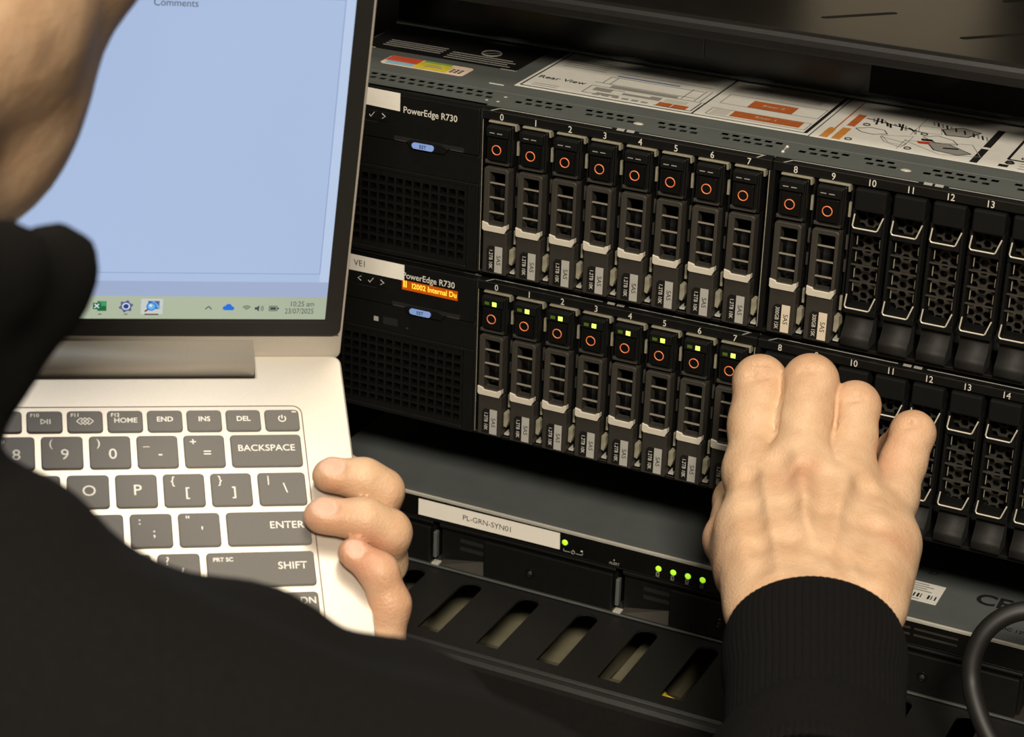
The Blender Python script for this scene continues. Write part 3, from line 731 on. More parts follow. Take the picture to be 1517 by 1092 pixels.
bb.build('print', bc)
text('lid_lettering', 'CE', 15, 'print_black', nas, (256 - 102, 50 - 200, NT + 0.3 - NBOT), (1, 0, 0), (0, 1, 0), bold=0.35)
text('lid_lettering', 'Technology', 7, 'print_black', nas, (208 - 102, 66 - 200, NT + 0.3 - NBOT), (1, 0, 0), (0, 1, 0))
text('lid_lettering', 'DC 12V', 4, 'print_black', nas, (272 - 102, 27 - 200, NT + 0.3 - NBOT), (1, 0, 0), (0, 1, 0), bold=0.05)
npart(MB().box(BX0, BX1, NY + 0.4, NY + 30, NBOT, NBOT + 1.0, 'carrier_dark').box(BX0, BX1, NY - 0.6, NY + 2, NBOT + 0.2, NBOT + 0.8, 'steel_grey'), 'bottom_edge')
# vent slits right of the lights
vs_ = MB()
for x0 in (226, 250): 
    for z0 in (-229.5, -233): vs_.box(x0 - 24, x0 - 2, NY + 0.3, NY + 0.7, z0, z0 + 1.0, 'carrier_dark')
vs_.build('vent_slits', band)
trays = ['leftmost drive tray of the storage unit, left of the first silver latch', 'drive tray under the white name tape', 'drive tray under the row of four green lights', 'rightmost drive tray of the storage unit beside the black cable']
for k in range(4):
    x0 = -37.2 + 107.6 * (k - 1); x1 = x0 + 103.4
    t = thing('drive_tray', trays[k], 'drive tray', (x0 + 51, NY + 3, NBOT + 1.2), 'drive trays of the storage unit')
    lo_ = (-(x0 + 51), -(NY + 3), -(NBOT + 1.2))
    def tp(mb, nm, bev=0.0): return mb.build(nm, t, bev, loc=lo_)
    tp(MB().box(x0, x1, NY + 4.5, NY + 28, -264.2, -238.6, 'black_plastic'), 'back_plate')
    tp(MB().box(x0 + 27, x1 - 1.2, NY + 0.2, NY + 5, -263.6, -242.6, 'black_plastic'), 'front_plate', 0.6)
    tp(MB().prism([(NY + 4.6, -242.4), (NY + 1.6, -241.6), (NY + 0.4, -239.8), (NY + 0.8, -238.8), (NY + 4.6, -238.6)], 'x', x0, x1, 'black_plastic'), 'top_ridge', 0.2)
    wv = [(x0 + 0.6, NY + 0.6, -264.2), (x0 + 27, NY + 0.6, -264.2), (x0 + 27, NY + 4.6, -257.4), (x0 + 0.6, NY + 4.6, -262.6), (x0 + 0.6, NY + 4.6, -264.2), (x0 + 27, NY + 4.6, -264.2)]
    tp(MB().add(wv, [(0, 1, 2, 3), (0, 3, 4), (1, 5, 2), (0, 4, 5, 1), (3, 2, 5, 4)], 'carrier_dark'), 'finger_ramp')
    tp(MB().box(x0 + 11, x0 + 26, NY + 4.2, NY + 5, -249.4, -247.2, 'dark_void').box(x0 + 11, x0 + 26, NY + 4.2, NY + 5, -254.2, -252, 'dark_void'), 'air_slot')
    tp(MB().torus((x0 + 54.8, NY + 0.1, -254.6), 2.3, 0.5, 'black_gloss', n=20, k=6).sphere((x0 + 54.8, NY + 0.4, -254.6), 1.3, 'carrier_grey', sc=(1, 0.4, 1)), 'lock')
    tp(MB().prism([(x0 - 3.6, -245.0), (x0 - 1.6, -245.0), (x0 - 1.6, -260.6), (x0 - 3.6, -260.6)], 'y', NY + 0.6, NY + 4, 'steel_grey'), 'latch', 0.4)
    tp(MB().box(x0 - 4.0, x0 + 0.2, NY - 0.4, NY + 4, -264.4, -263.6, 'bright_edge'), 'latch_foot')

vent = thing('vented_shelf', 'black vented rack shelf with long slots under the storage unit', 'shelf', (102, 150, -267))
VL = (-102, -150, 267)
sl_ = []
for k in range(-2, 10):
    x0 = -18.0 + 34.0 * k; x1 = x0 + 12.0
    for ya, yb in ((-45.2, 4.0), (30, 90), (115, 175)):
        lp = [(x0, ya), (x1, ya)] + [((x0 + x1) / 2 + 6 * math.cos(math.radians(a)), yb + 6 * math.sin(math.radians(a))) for a in range(0, 181, 15)]
        sl_.append(lp)
me = curve_mesh('shelf_plate', [[(RX0, -46.5), (RX1, -46.5), (RX1, 0), (BX1, 0), (BX1, 330), (BX0, 330), (BX0, 0), (RX0, 0)]] + sl_, 0.7); me.materials.append(MATS['black_powder'])
part('shelf_plate', me, vent, (VL[0], VL[1], -266.2 - 0.0 + 267 - 0.7))
MB().prism([(-46.2, -267.6), (-46.2, -265.9), (-47.2, -265.2), (-54.6, -265.4), (-55.6, -265.9), (-56.4, -266.6), (-57.4, -266.2), (-59.6, -266.8), (-61.4, -268.6), (-62, -271), (-62, -296), (-60.4, -296), (-60.4, -272), (-59.4, -269.4), (-56, -267.8)], 'x', RX0, RX1, 'black_powder').build('front_flange', vent, 0.25, loc=VL)
# units below the vented shelf; khaki tops sloped to look lit at near slot ends
low = thing('lower_unit', 'khaki box seen through the slots of the vented shelf', 'rack unit', (60, 90, -330))
MB().prism([(-50 - 90, 50), (-44 - 90, 50), (14 - 90, 26), (200 - 90, 20), (200 - 90, 0), (14 - 90, 14), (-50 - 90, 40)], 'x', BX0 - 60, 60 - 60, 'khaki_box').build('case', low, 0.6)
low2 = thing('lower_unit', 'second khaki box beyond the yellow cable under the vented shelf', 'rack unit', (140, 90, -330))
MB().prism([(-50 - 90, 50), (-44 - 90, 50), (14 - 90, 26), (200 - 90, 20), (200 - 90, 0), (14 - 90, 14), (-50 - 90, 40)], 'x', 68 - 140, 108 - 140, 'khaki_box').build('case', low2, 0.6)
yc = MB().tube([(96, 60, -280), (97, 20, -281), (96, -8, -276), (102, -24, -274.5), (116, -34, -277), (150, -40, -282), (220, -42, -292)], 4.0, 'yellow_cable', k=10).build('patch_cable', smooth=True)
tag(yc, 'yellow patch cable seen through the vented shelf slots', 'cable')
MB_floor = thing('lower_unit', 'black rack unit at the bottom behind the cable', 'rack unit', (102, 100, -420))
MB().box(BX0 - 102, BX1 - 102, -20 - 100, 400 - 100, 0, 84, 'black_matte').build('case', MB_floor, 1.0)

# power cable hanging at the right
cp = [at(1700, 985, 985), at(1600, 918, 985), at(1530, 905, 988), at(1489, 913, 990), at(1458, 938, 992), at(1441, 975, 994), at(1439, 1010, 994), at(1446, 1045, 990), at(1464, 1090, 985), at(1500, 1150, 978), at(1560, 1240, 970)]
cb = MB().tube(smooth_path(cp), 4.4, 'cable_black', k=14).build('power_cable', smooth=True)
tag(cb, 'thick black power cable looping down in front of the storage unit', 'cable')

# ---------------------------------------------------------------- laptop
LU = np.array([0.775368, 0.627742, -0.068881]); LV = np.array([0.517899, -0.694497, -0.499454]); LN = np.array([0.361366, -0.351587, 0.863598])
LO = np.array([-48.336776, -292.997261, -66.219913])
lap = thing('laptop', 'open silver laptop with grey keys held in one hand', 'laptop')
lap.matrix_world = Matrix([[LU[i], -LV[i], LN[i], LO[i] * K] for i in range(3)] + [[0, 0, 0, 1]])
def uvw(u, v, w): return LO + LU * u + LV * v + LN * w
UL, UR, VB, VF = -205.6, 116.4, -48.0, 166.0
DECK = -0.9
def corner(cx, cy, r, a0, a1, n=6): return [(cx + r * math.cos(math.radians(a0 + (a1 - a0) * i / n)), cy + r * math.sin(math.radians(a0 + (a1 - a0) * i / n))) for i in range(n + 1)]
# plan outline in (u, -v); notch for the hinge barrel
HN0, HN1 = -168.7, 79.6
plan = corner(UR - 4, -VB - 4, 4, 0, 90) + [(HN1, -VB), (HN1, 36.8), (HN0, 36.8), (HN0, -VB)] + corner(UL + 4, -VB - 4, 4, 90, 180) + corner(UL + 7, -VF + 7, 7, 180, 270) + corner(UR - 7, -VF + 7, 7, 270, 360)
base = MB().prism(plan, 'z', -13.5, DECK, 'laptop_silver').build('base', lap, 0.8)
MB().box(UL + 6, UR - 6, -VF + 8, 34, -15.2, -13.4, 'laptop_silver').build('base_bottom', lap, 0.8)
KR, KL, KT, KB = 97.4, -186.0, 22.6, -84.6                           # keyboard field
loop = rrect(KL, KR, KB, KT, 4, 5); loop2 = rrect(KL + 0.45, KR - 0.45, KB + 0.45, KT - 0.45, 3.6, 5)
sm = MB(); n = len(loop)
sm.add([(a, b, DECK + 0.06) for a, b in loop] + [(a, b, DECK + 0.06) for a, b in loop2], [(i, (i + 1) % n, n + (i + 1) % n, n + i) for i in range(n)], 'print_grey')
MATS['seam_brown'] = mat('seam_brown', (96, 74, 66), 0.5); sm.names = ['seam_brown']
sm.build('keyboard_seam', lap)
MB().box(-80, 30, -VF + 12, -VF + 70, DECK, DECK + 0.08, 'laptop_silver').build('touchpad', lap)
KM = {}
def key(u0, u1, v, h, legends):
    w = round(u1 - u0, 2); kk = (w, h)
    if kk not in KM:
        a, b = w / 2, h / 2
        mb = MB(); top = rrect(-a + 0.5, a - 0.5, -b + 0.5, b - 0.5, 1.4, 4); bot = rrect(-a, a, -b, b, 1.7, 4); nn = len(top)
        mid = rrect(-a + 0.12, a - 0.12, -b + 0.12, b - 0.12, 1.6, 4)
        mb.add([(x, y, 0) for x, y in top] + [(x, y, -0.35) for x, y in mid] + [(x, y, DECK - 0.6) for x, y in bot],
               [tuple(range(nn))] + [(i, (i + 1) % nn, nn + (i + 1) % nn, nn + i) for i in range(nn)] + [(nn + i, nn + (i + 1) % nn, 2 * nn + (i + 1) % nn, 2 * nn + i) for i in range(nn)], 'key_grey')
        KM[kk] = mb.mesh('key')
    k = part('key', KM[kk], lap, ((u0 + u1) / 2, -v, 0))
    for (s, sz, dx, dy, al) in legends:
        text('legend', s, sz, 'key_legend', k, (dx, dy, 0.05), (1, 0, 0), (0, 1, 0), bold=0.06 if sz < 4 else 0.03, align=al)
    return k
P_ = 18.7; HW, KH = 8.25, 15.7
C_ = 'CENTER'
def std(u, v, main, shift=None):
    lg = [(main, 7.0 if len(main) == 1 and (main.isalnum()) else 6.0, 0.3 if not shift else 1.0, 0.0 if not shift else -1.2, C_)]
    if shift: lg.append((shift, 5.0, -4.4, 4.2, C_))
    return key(u - HW, u + HW, v, KH, lg)
for i, (a, b) in enumerate(zip('`1234567890-=', '~!@#$%^&*()_+')): std((i - 9) * P_, 0, a, b)
key(66.6, 95.5, 0, KH, [('BACKSPACE', 4.3, 0, 1.0, C_)])
for i, a in enumerate('QWERTYUIOP'): std(9.43 + (i - 8) * P_, 18.5, a)
std(9.43 + 2 * P_, 18.5, '[', '{'); std(9.43 + 3 * P_, 18.5, ']', '}')
key(76.1, 95.5, 18.5, KH, [('\\', 6.4, 1.2, 0, C_), ('|', 4.6, -5.4, 4.2, C_)])
key(-184.2, 9.43 - 8 * P_ - HW - 2.3, 18.5, KH, [('TAB', 4, -3, 0, C_)])
for i, a in enumerate('ASDFGHJKL'): std(-4.51 + (i - 7) * P_, 37, a)
std(-4.51 + 2 * P_, 37, ';', ':'); std(-4.51 + 3 * P_, 37, "'", '"')
key(-4.51 + 3 * P_ + HW + 2.3, 95.5, 37, KH, [('ENTER', 4.6, 14.0, 1.2, 'RIGHT')])
key(-184.2, -4.51 - 7 * P_ - HW - 2.3, 37, KH, [('CAPS', 4, -4, 0, C_)])
for i, a in enumerate('ZXCVBNM'): std(42.6 + (i - 9) * P_, 55.5, a)
std(42.6 - 2 * P_, 55.5, ',', '<'); std(42.6 - P_, 55.5, '.', '>'); std(42.6, 55.5, '/', '?')
key(53.1, 95.5, 55.5, KH, [('SHIFT', 4.6, 18.0, 1.0, 'RIGHT'), ('PRT SC', 2.5, -18.6, 4.3, 'LEFT')])
key(-184.2, 42.6 - 9 * P_ - HW - 2.3, 55.5, KH, [('SHIFT', 4.4, 0, 0, C_)])
key(95.5 - 17.6, 95.5, 74, KH, [('PG DN', 4.2, 7.8, 3.6, 'RIGHT')])
key(95.5 - 37.8, 95.5 - 19.9, 74, KH, [('END', 2.5, -5, 4.5, C_)]); key(38, 95.5 - 40.2, 74, KH, [('PG UP', 2.5, 0, 4.5, C_)])
key(17, 35.7, 74, KH, [('CTRL', 3.6, 0, 0, C_)]); key(-4, 14.7, 74, KH, [('ALT', 3.6, 0, 0, C_)]); key(-104, -6.3, 74, KH, [])
for i, s in enumerate(('ALT', 'FN', 'CTRL')): key(-126 - i * 21, -106.3 - i * 21, 74, KH, [(s, 3.6, 0, 0, C_)])
fp = 15.86
for i in range(13):
    u = 88.72 - fp * (17 - i) + 0
fl = [('ESC', None), ('F1', None), ('F2', None), ('F3', None), ('F4', None), ('F5', None), ('F6', None), ('F7', None), ('F8', None), ('F9', None), ('F10', 'play'), ('F11', 'tri'), ('F12', 'HOME'), ('END', 0), ('INS', 0), ('DEL', 0), ('', 'pow')]
for i, (a, b) in enumerate(fl):
    u = 88.72 - fp * (16 - i) ; u = max(u, -184.2 + 7.15 + i * fp) if False else u
    lg = []
    if b == 0: lg = [(a, 3.3, 0, 0.6, C_)]
    elif b is None: lg = [(a, 2.4, -5.6, 2.9, 'LEFT')]
    elif b == 'HOME': lg = [(a, 2.4, -5.6, 2.9, 'LEFT'), ('HOME', 3.3, 0.2, 0.2, C_)]
    else: lg = [(a, 2.4, -5.6, 2.9, 'LEFT')] if a else []
    k = key(u - 7.15, u + 7.15, -14.9, 10.6, lg)
    g = MB()
    def fl_(pts, w=0.45, closed=True):
        m_ = len(pts)
        for q in range(m_ if closed else m_ - 1):
            p0 = np.array(pts[q]); p1 = np.array(pts[(q + 1) % m_]); d = p1 - p0; nn = np.array([-d[1], d[0]]) / np.linalg.norm(d) * w / 2
            g.quad([(*(p0 + nn), 0.05), (*(p0 - nn), 0.05), (*(p1 - nn), 0.05), (*(p1 + nn), 0.05)], 'key_legend')
    if b == 'play':
        fl_([(-1.4, -1.3), (-1.4, 1.1), (0.6, -0.1)]); fl_([(1.1, -1.3), (1.1, 1.1)], 0.5, False); fl_([(2.1, -1.3), (2.1, 1.1)], 0.5, False)
    elif b == 'tri':
        for c in (-1.6, 1.6): fl_([(c - 1.7, 0), (c, 1.6), (c + 1.7, 0), (c, -1.6)])
        fl_([(-1.7, 0), (0, 1.7), (1.7, 0), (0, -1.7)])
    elif b == 'pow':
        fl_([(1.45 * math.sin(math.radians(t)), 0.6 + 1.45 * math.cos(math.radians(t))) for t in range(40, 330, 24)], 0.45, False); fl_([(0, 0.6), (0, 2.4)], 0.45, False)
        g.quad([(4.2, 3.6, 0.05), (6.0, 3.6, 0.05), (6.0, 4.2, 0.05), (4.2, 4.2, 0.05)], 'print_white')
    if g.v: g.build('symbol', k)
# hinge barrel and display half
prof = [(q[0], q[1]) for q in smooth_path([(-54.8, 5.7), (-48.0, 5.3), (-43.2, 4.6), (-40.4, 3.3), (-38.8, 1.2), (-38.2, -1.2), (-38.8, -4.0)], 5)] + [(-41, -8), (-54, -9), (-57, -2)]
brl = MB().prism([(-v, w) for v, w in prof], 'x', HN0 + 0.4, HN1 - 0.5, 'laptop_silver').build('hinge_barrel', lap)
for f_ in brl.data.polygons: f_.use_smooth = len(f_.vertices) == 4
MB().box(HN0, HN1, 37.4, 52, -12, -4, 'dark_void').build('hinge_gap', lap)
th = math.radians(67.674)
LH = 204.0
lid = bpy.data.objects.new('display_lid', MB().prism([(a, b) for a, b in rrect(-322.0, 0, -3.0, LH, 3.4, 5)], 'z', -4.6, -0.6, 'laptop_silver').mesh('display_lid')); link(lid, lap)
bvm = lid.modifiers.new('bevel', 'BEVEL'); bvm.width = 0.5 * K; bvm.segments = 2; bvm.limit_method = 'ANGLE'
# lid axes in laptop coordinates: x = u, y = up the screen, z = towards the viewer
sy = np.array([0, math.cos(th), math.sin(th)]); sz_ = np.cross([1, 0, 0], sy)
lid.matrix_local = Matrix([[1, 0, 0, 116.4 * K], [0, sy[1], sz_[1], 48.5 * K], [0, sy[2], sz_[2], 0], [0, 0, 0, 1]])
DL, DR, DB, DT = -317.4, -8.0, 16.4, 190.4
bz = curve_mesh('bezel', [rrect(-321.0, -1.1, 8.5, LH - 1, 3.4, 5), [(DL, DB), (DR, DB), (DR, DT), (DL, DT)]], 0.35); bz.materials.append(MATS['bezel_black'])
part('bezel', bz, lid, (0, 0, -0.35))
MB().box(-320, -1.6, 8.9, 9.2, 0, 0.12, 'carrier_dark').box(DL, DR + 0.6, 15.0, 15.25, 0, 0.1, 'carrier_dark').build('bezel_trim', lid)
dsp = MB().quad([(DL, DB, -0.45), (DR, DB, -0.45), (DR, DT, -0.45), (DL, DT, -0.45)], 'scr_page').build('display', lid)
ui = MB()
def ur(x0, x1, y0, y1, m, z=-0.42): ui.quad([(x0, y0, z), (x1, y0, z), (x1, y1, z), (x0, y1, z)], m)
ur(DL, DR, DB, 27.0, 'scr_task'); ur(DL, DR, 27.0, 34.0, 'scr_band')
ur(-11.9, DR, 34.0, DT, 'scr_frame', -0.43)
ur(DL, -12.0, 37.7, 38.0, 'scr_line'); ur(-12.2, -11.85, 37.9, 158.0, 'scr_line'); ur(DL, -12.0, 157.9, 158.2, 'scr_line')
ui.build('screen_areas', dsp)
def sicon(name, fn):
    g = MB(); fn(g); return g.build(name, dsp)
def sq(g, x0, x1, y0, y1, m, z=-0.4): g.quad([(x0, y0, z), (x1, y0, z), (x1, y1, z), (x0, y1, z)], m)
def disc(g, cx, cy, r, m, z=-0.39, n=20): g.quad([(cx + r * math.cos(2 * math.pi * i / n), cy + r * math.sin(2 * math.pi * i / n), z) for i in range(n)], m)
def ln(g, pts, w, m, z=-0.39):
    for a, b in zip(pts[:-1], pts[1:]):
        a = np.array(a); b = np.array(b); d = b - a; nn = np.array([-d[1], d[0]]) / np.linalg.norm(d) * w / 2
        g.quad([(*(a + nn), z), (*(a - nn), z), (*(b - nn), z), (*(b + nn), z)], m)
XC = -100.4
def sheet_icon(g):
    sq(g, XC - 1.0, XC + 2.6, 20.0, 24.6, 'scr_green'); sq(g, XC - 0.2, XC + 2.6, 22.3, 24.6, 'scr_green_light', -0.39); sq(g, XC - 2.8, XC + 0.4, 20.8, 23.8, 'scr_green', -0.38)
    ln(g, [(XC - 2.2, 21.4), (XC - 0.4, 23.3)], 0.5, 'scr_white', -0.37); ln(g, [(XC - 2.2, 23.3), (XC - 0.4, 21.4)], 0.5, 'scr_white', -0.37); sq(g, XC - 0.7, XC + 0.7, 18.3, 18.7, 'scr_text')
sicon('spreadsheet_icon', sheet_icon)
XG = -90.0
def gear(g):
    g.quad([(XG + (2.9 if (i // 2) % 2 == 0 else 2.2) * math.cos(2 * math.pi * (i + 0.5) / 24), 22.2 + (2.9 if (i // 2) % 2 == 0 else 2.2) * math.sin(2 * math.pi * (i + 0.5) / 24), -0.4) for i in range(24)], 'scr_gear')
    disc(g, XG, 22.2, 1.6, 'scr_white', -0.39); disc(g, XG, 22.2, 1.1, 'scr_navy', -0.38); sq(g, XG - 0.7, XG + 0.7, 18.3, 18.7, 'scr_text')
sicon('settings_icon', gear)
XM = -79.6
def lens(g):
    sq(g, XM - 4.4, XM + 4.4, 18.6, 25.8, 'scr_task_hi', -0.41); sq(g, XM - 1.6, XM + 3.0, 21.0, 24.8, 'scr_gear', -0.4); ln(g, [(XM + 0.2, 24.6), (XM + 3.2, 21.4)], 1.0, 'scr_cyan', -0.395)
    disc(g, XM - 0.2, 22.2, 2.0, 'scr_blue', -0.39); disc(g, XM - 0.2, 22.2, 1.55, 'scr_cyan', -0.38); disc(g, XM - 0.5, 22.6, 0.7, 'scr_white', -0.37)
    ln(g, [(XM - 1.6, 20.8), (XM - 2.8, 19.8)], 0.7, 'scr_brown', -0.38); sq(g, XM - 2.8, XM + 2.8, 18.2, 18.8, 'scr_brown', -0.38)
sicon('search_icon', lens)
sicon('window_icon', lambda g: (sq(g, -113, -108.6, 19.6, 24.6, 'scr_navy'), sq(g, -112.6, -109, 20.4, 24.2, 'scr_cyan', -0.39)))
sicon('arrow_icon', lambda g: ln(g, [(-57.9, 21.0), (-56.6, 22.4), (-55.3, 21.0)], 0.45, 'scr_text'))
sicon('cloud_icon', lambda g: (disc(g, -49.8, 21.6, 1.0, 'scr_blue'), disc(g, -48.4, 22.2, 1.4, 'scr_blue', -0.388), disc(g, -47.0, 21.5, 0.95, 'scr_blue', -0.386), sq(g, -49.8, -47.0, 20.6, 21.6, 'scr_blue', -0.385)))
def wifi(g):
    for r in (0.7, 1.4, 2.1): ln(g, [(-41.0 + r * math.sin(math.radians(t)), 20.6 + r * math.cos(math.radians(t))) for t in range(-48, 49, 16)], 0.35, 'scr_text')
sicon('wifi_icon', wifi)
def spk(g):
    g.quad([(-37.6, 20.9, -0.39), (-36.8, 20.9, -0.39), (-35.8, 20.0, -0.39), (-35.8, 23.0, -0.39), (-36.8, 22.1, -0.39), (-37.6, 22.1, -0.39)], 'scr_text')
    for r in (1.0, 1.7): ln(g, [(-35.8 + r * math.cos(math.radians(t)), 21.5 + r * math.sin(math.radians(t))) for t in range(-50, 51, 20)], 0.3, 'scr_text')
sicon('volume_icon', spk)
sicon('battery_icon', lambda g: (ln(g, [(-31.6, 20.4), (-28.4, 20.4), (-28.4, 22.6), (-31.6, 22.6), (-31.6, 20.4)], 0.3, 'scr_text'), sq(g, -31.2, -28.8, 20.8, 22.2, 'scr_text'), sq(g, -28.2, -27.6, 21.1, 21.9, 'scr_text')))
text('clock_text', '10:25 am', 3.5, 'scr_text', dsp, (-13.0, 23.6, -0.38), (1, 0, 0), (0, 1, 0), align='RIGHT', sx=0.8)
text('date_text', '23/07/2025', 3.5, 'scr_text', dsp, (-13.0, 20.2, -0.38), (1, 0, 0), (0, 1, 0), align='RIGHT', sx=0.76)
text('page_text', 'Comments', 4.2, 'scr_text', dsp, (-76.6, 154.2, -0.38), (1, 0, 0), (0, 1, 0), sx=0.9)

# ---------------------------------------------------------------- person: implicit surfaces turned into meshes
def surface_nets(F, org, h):
    S = F < 0
    c8 = [S[a:S.shape[0] - 1 + a, b:S.shape[1] - 1 + b, c:S.shape[2] - 1 + c] for a in (0, 1) for b in (0, 1) for c in (0, 1)]
    cnt = sum(q.astype(np.int8) for q in c8); mask = (cnt > 0) & (cnt < 8)
    idx = -np.ones(mask.shape, np.int64); I = np.argwhere(mask); idx[mask] = np.arange(len(I))
    corners = np.array([(a, b, c) for a in (0, 1) for b in (0, 1) for c in (0, 1)])
    fv = np.stack([F[I[:, 0] + a, I[:, 1] + b, I[:, 2] + c] for a, b, c in corners], 1)
    acc = np.zeros((len(I), 3)); num = np.zeros(len(I))
    for i in range(8):
        for j in range(i + 1, 8):
            if np.abs(corners[i] - corners[j]).sum() != 1: continue
            fa, fb = fv[:, i], fv[:, j]; cr = (fa < 0) != (fb < 0)
            t = np.where(cr, fa / np.where(cr, fa - fb, 1), 0)
            acc += cr[:, None] * (corners[i] + t[:, None] * (corners[j] - corners[i])); num += cr
    V = (I + acc / num[:, None]) * h + org
    faces = []
    for ax in range(3):
        a, b = [(1, 2), (2, 0), (0, 1)][ax]
        n = F.shape
        s0 = [slice(None)] * 3; s1 = [slice(None)] * 3
        s0[ax] = slice(0, n[ax] - 1); s1[ax] = slice(1, n[ax])
        for q in (a, b): s0[q] = slice(1, n[q] - 1); s1[q] = slice(1, n[q] - 1)
        A = S[tuple(s0)]; B = S[tuple(s1)]
        E = np.argwhere(A != B)
        if not len(E): continue
        flip = A[tuple(E.T)]
        P0 = E.copy()
        for q in (a, b): P0[:, q] += 1
        def cell(da, db):
            Q = P0.copy(); Q[:, a] += da; Q[:, b] += db; return idx[tuple(Q.T)]
        q4 = np.stack([cell(-1, -1), cell(0, -1), cell(0, 0), cell(-1, 0)], 1)
        q4[~flip] = q4[~flip][:, ::-1]
        faces.append(q4)
    return V, np.concatenate(faces)
class Field:
    def __init__(s, lo, hi, h):
        s.h = h; s.org = np.array(lo, float); s.n = np.ceil((np.array(hi) - s.org) / h).astype(int) + 1
    def blank(s): return np.full(s.n, 60.0, np.float32)
    def _slice(s, lo, hi):
        a = np.clip(np.floor((lo - s.org) / s.h).astype(int), 0, s.n); b = np.clip(np.ceil((hi - s.org) / s.h).astype(int) + 1, 0, s.n)
        return tuple(slice(p, max(p, q)) for p, q in zip(a, b))
    def _pts(s, sl):
        g = [s.org[i] + s.h * np.arange(sl[i].start, sl[i].stop) for i in range(3)]
        return g[0][:, None, None], g[1][None, :, None], g[2][None, None, :]
    @staticmethod
    def smin(a, b, k):
        if k <= 0: return np.minimum(a, b)
        t = np.clip(0.5 + 0.5 * (b - a) / k, 0, 1); return b + (a - b) * t - k * t * (1 - t)
    def cone(s, F, a, b, ra, rb, k=4.0, margin=14.0):
        a = np.array(a, float); b = np.array(b, float); R = max(ra, rb) + margin + k
        sl = s._slice(np.minimum(a, b) - R, np.maximum(a, b) + R)
        x, y, z = s._pts(sl); d = b - a; L2 = max(d @ d, 1e-9)
        t = np.clip(((x - a[0]) * d[0] + (y - a[1]) * d[1] + (z - a[2]) * d[2]) / L2, 0, 1)
        dist = np.sqrt((x - a[0] - t * d[0]) ** 2 + (y - a[1] - t * d[1]) ** 2 + (z - a[2] - t * d[2]) ** 2) - (ra + t * (rb - ra))
        F[sl] = s.smin(F[sl], dist.astype(np.float32), k)
    def ell(s, F, c, axes, rad, k=4.0, margin=14.0, sub=False):
        c = np.array(c, float); M = np.array(axes, float); rad = np.array(rad, float); R = rad.max() + margin + k
        sl = s._slice(c - R, c + R); x, y, z = s._pts(sl)
        q = [((x - c[0]) * M[i][0] + (y - c[1]) * M[i][1] + (z - c[2]) * M[i][2]) for i in range(3)]
        k0 = np.sqrt(sum((q[i] / rad[i]) ** 2 for i in range(3))) + 1e-6; k1 = np.sqrt(sum((q[i] / rad[i] ** 2) ** 2 for i in range(3))) + 1e-9
        d = (k0 * (k0 - 1) / k1).astype(np.float32)
        if sub: F[sl] = -s.smin(-F[sl], d, k)
        else: F[sl] = s.smin(F[sl], d, k)
    def groove(s, F, pts, r, k=1.0):
        for a, b in zip(pts[:-1], pts[1:]):
            a = np.array(a, float); b = np.array(b, float); R = r + 4 + k
            sl = s._slice(np.minimum(a, b) - R, np.maximum(a, b) + R); x, y, z = s._pts(sl); d = b - a; L2 = max(d @ d, 1e-9)
            t = np.clip(((x - a[0]) * d[0] + (y - a[1]) * d[1] + (z - a[2]) * d[2]) / L2, 0, 1)
            dist = np.sqrt((x - a[0] - t * d[0]) ** 2 + (y - a[1] - t * d[1]) ** 2 + (z - a[2] - t * d[2]) ** 2) - r
            F[sl] = -s.smin(-F[sl], dist.astype(np.float32), k)
def near(V, pts, r):
    w = np.zeros(len(V))
    for p in pts: w = np.maximum(w, np.clip(1 - np.linalg.norm(V - np.array(p), axis=1) / r, 0, 1))
    return w
def cams(x, y, z): return CAM_C + CAM_R.T @ np.array([x, y, z], float)      # camera axes (right, down, forward) to world, mm

# --- right hand reaching to the drives
RI = [at(1114, 700, 962), at(1126, 566, 986), at(1134, 592, 1016), at(1140, 618, 1034)]
RM = [at(1184, 694, 952), at(1201, 566, 976), at(1203, 600, 1008), at(1203, 630, 1026)]
RR = [at(1254, 706, 955), at(1267, 602, 974), at(1264, 634, 1002), at(1262, 660, 1018)]
RP = [at(1322, 738, 962), at(1352, 642, 976), at(1325, 668, 1000), at(1312, 682, 1012)]
RW = at(1208, 905, 893)
hf = Field(np.min([RI[0], RP[0], RW, at(1206, 1000, 855), RI[3], RP[3], at(1060, 800, 930), at(1360, 830, 930), at(1130, 520, 1040)], axis=0) - 34, np.max([RI[0], RP[0], RW, at(1206, 1000, 855), RI[3], RP[3], at(1060, 800, 930), at(1130, 520, 980), at(1360, 830, 930)], axis=0) + 34, 1.25)
palm = hf.blank()
for a, ra, b, rb in ((at(1152, 905, 896), 15, RI[0], 12.5), (at(1190, 905, 890), 15, RM[0], 12.8), (at(1232, 905, 890), 15, RR[0], 12.2), (at(1272, 905, 895), 14, RP[0], 11.0)):
    hf.cone(palm, a, b, ra, rb, 14)
hf.cone(palm, at(1122, 900, 900), at(1098, 790, 938), 13, 11, 14)
hf.cone(palm, at(1296, 900, 900), at(1322, 810, 936), 12, 11.5, 12)
hf.cone(palm, RW + CAM_R[2] * 13, at(1206, 1000, 866), 20, 22, 10)
hf.cone(palm, at(1200, 860, 925), at(1220, 740, 975), 22, 16, 14)
for m in (RM, RR, RI):                                                        # tendons
    hf.cone(palm, at(1210, 880, 876), m[0] - CAM_R[2] * 10.0, 2.2, 2.6, 5)
for m, r in ((RI, 6.0), (RM, 6.5), (RR, 6.0), (RP, 5.5)): hf.ell(palm, m[0] - CAM_R[2] * 6.5, np.eye(3), (r, r, r), 6)
full = palm.copy()
thumb = hf.blank()
TH = [at(1104, 850, 925), at(1082, 800, 958), at(1092, 742, 992), at(1118, 690, 1016)]
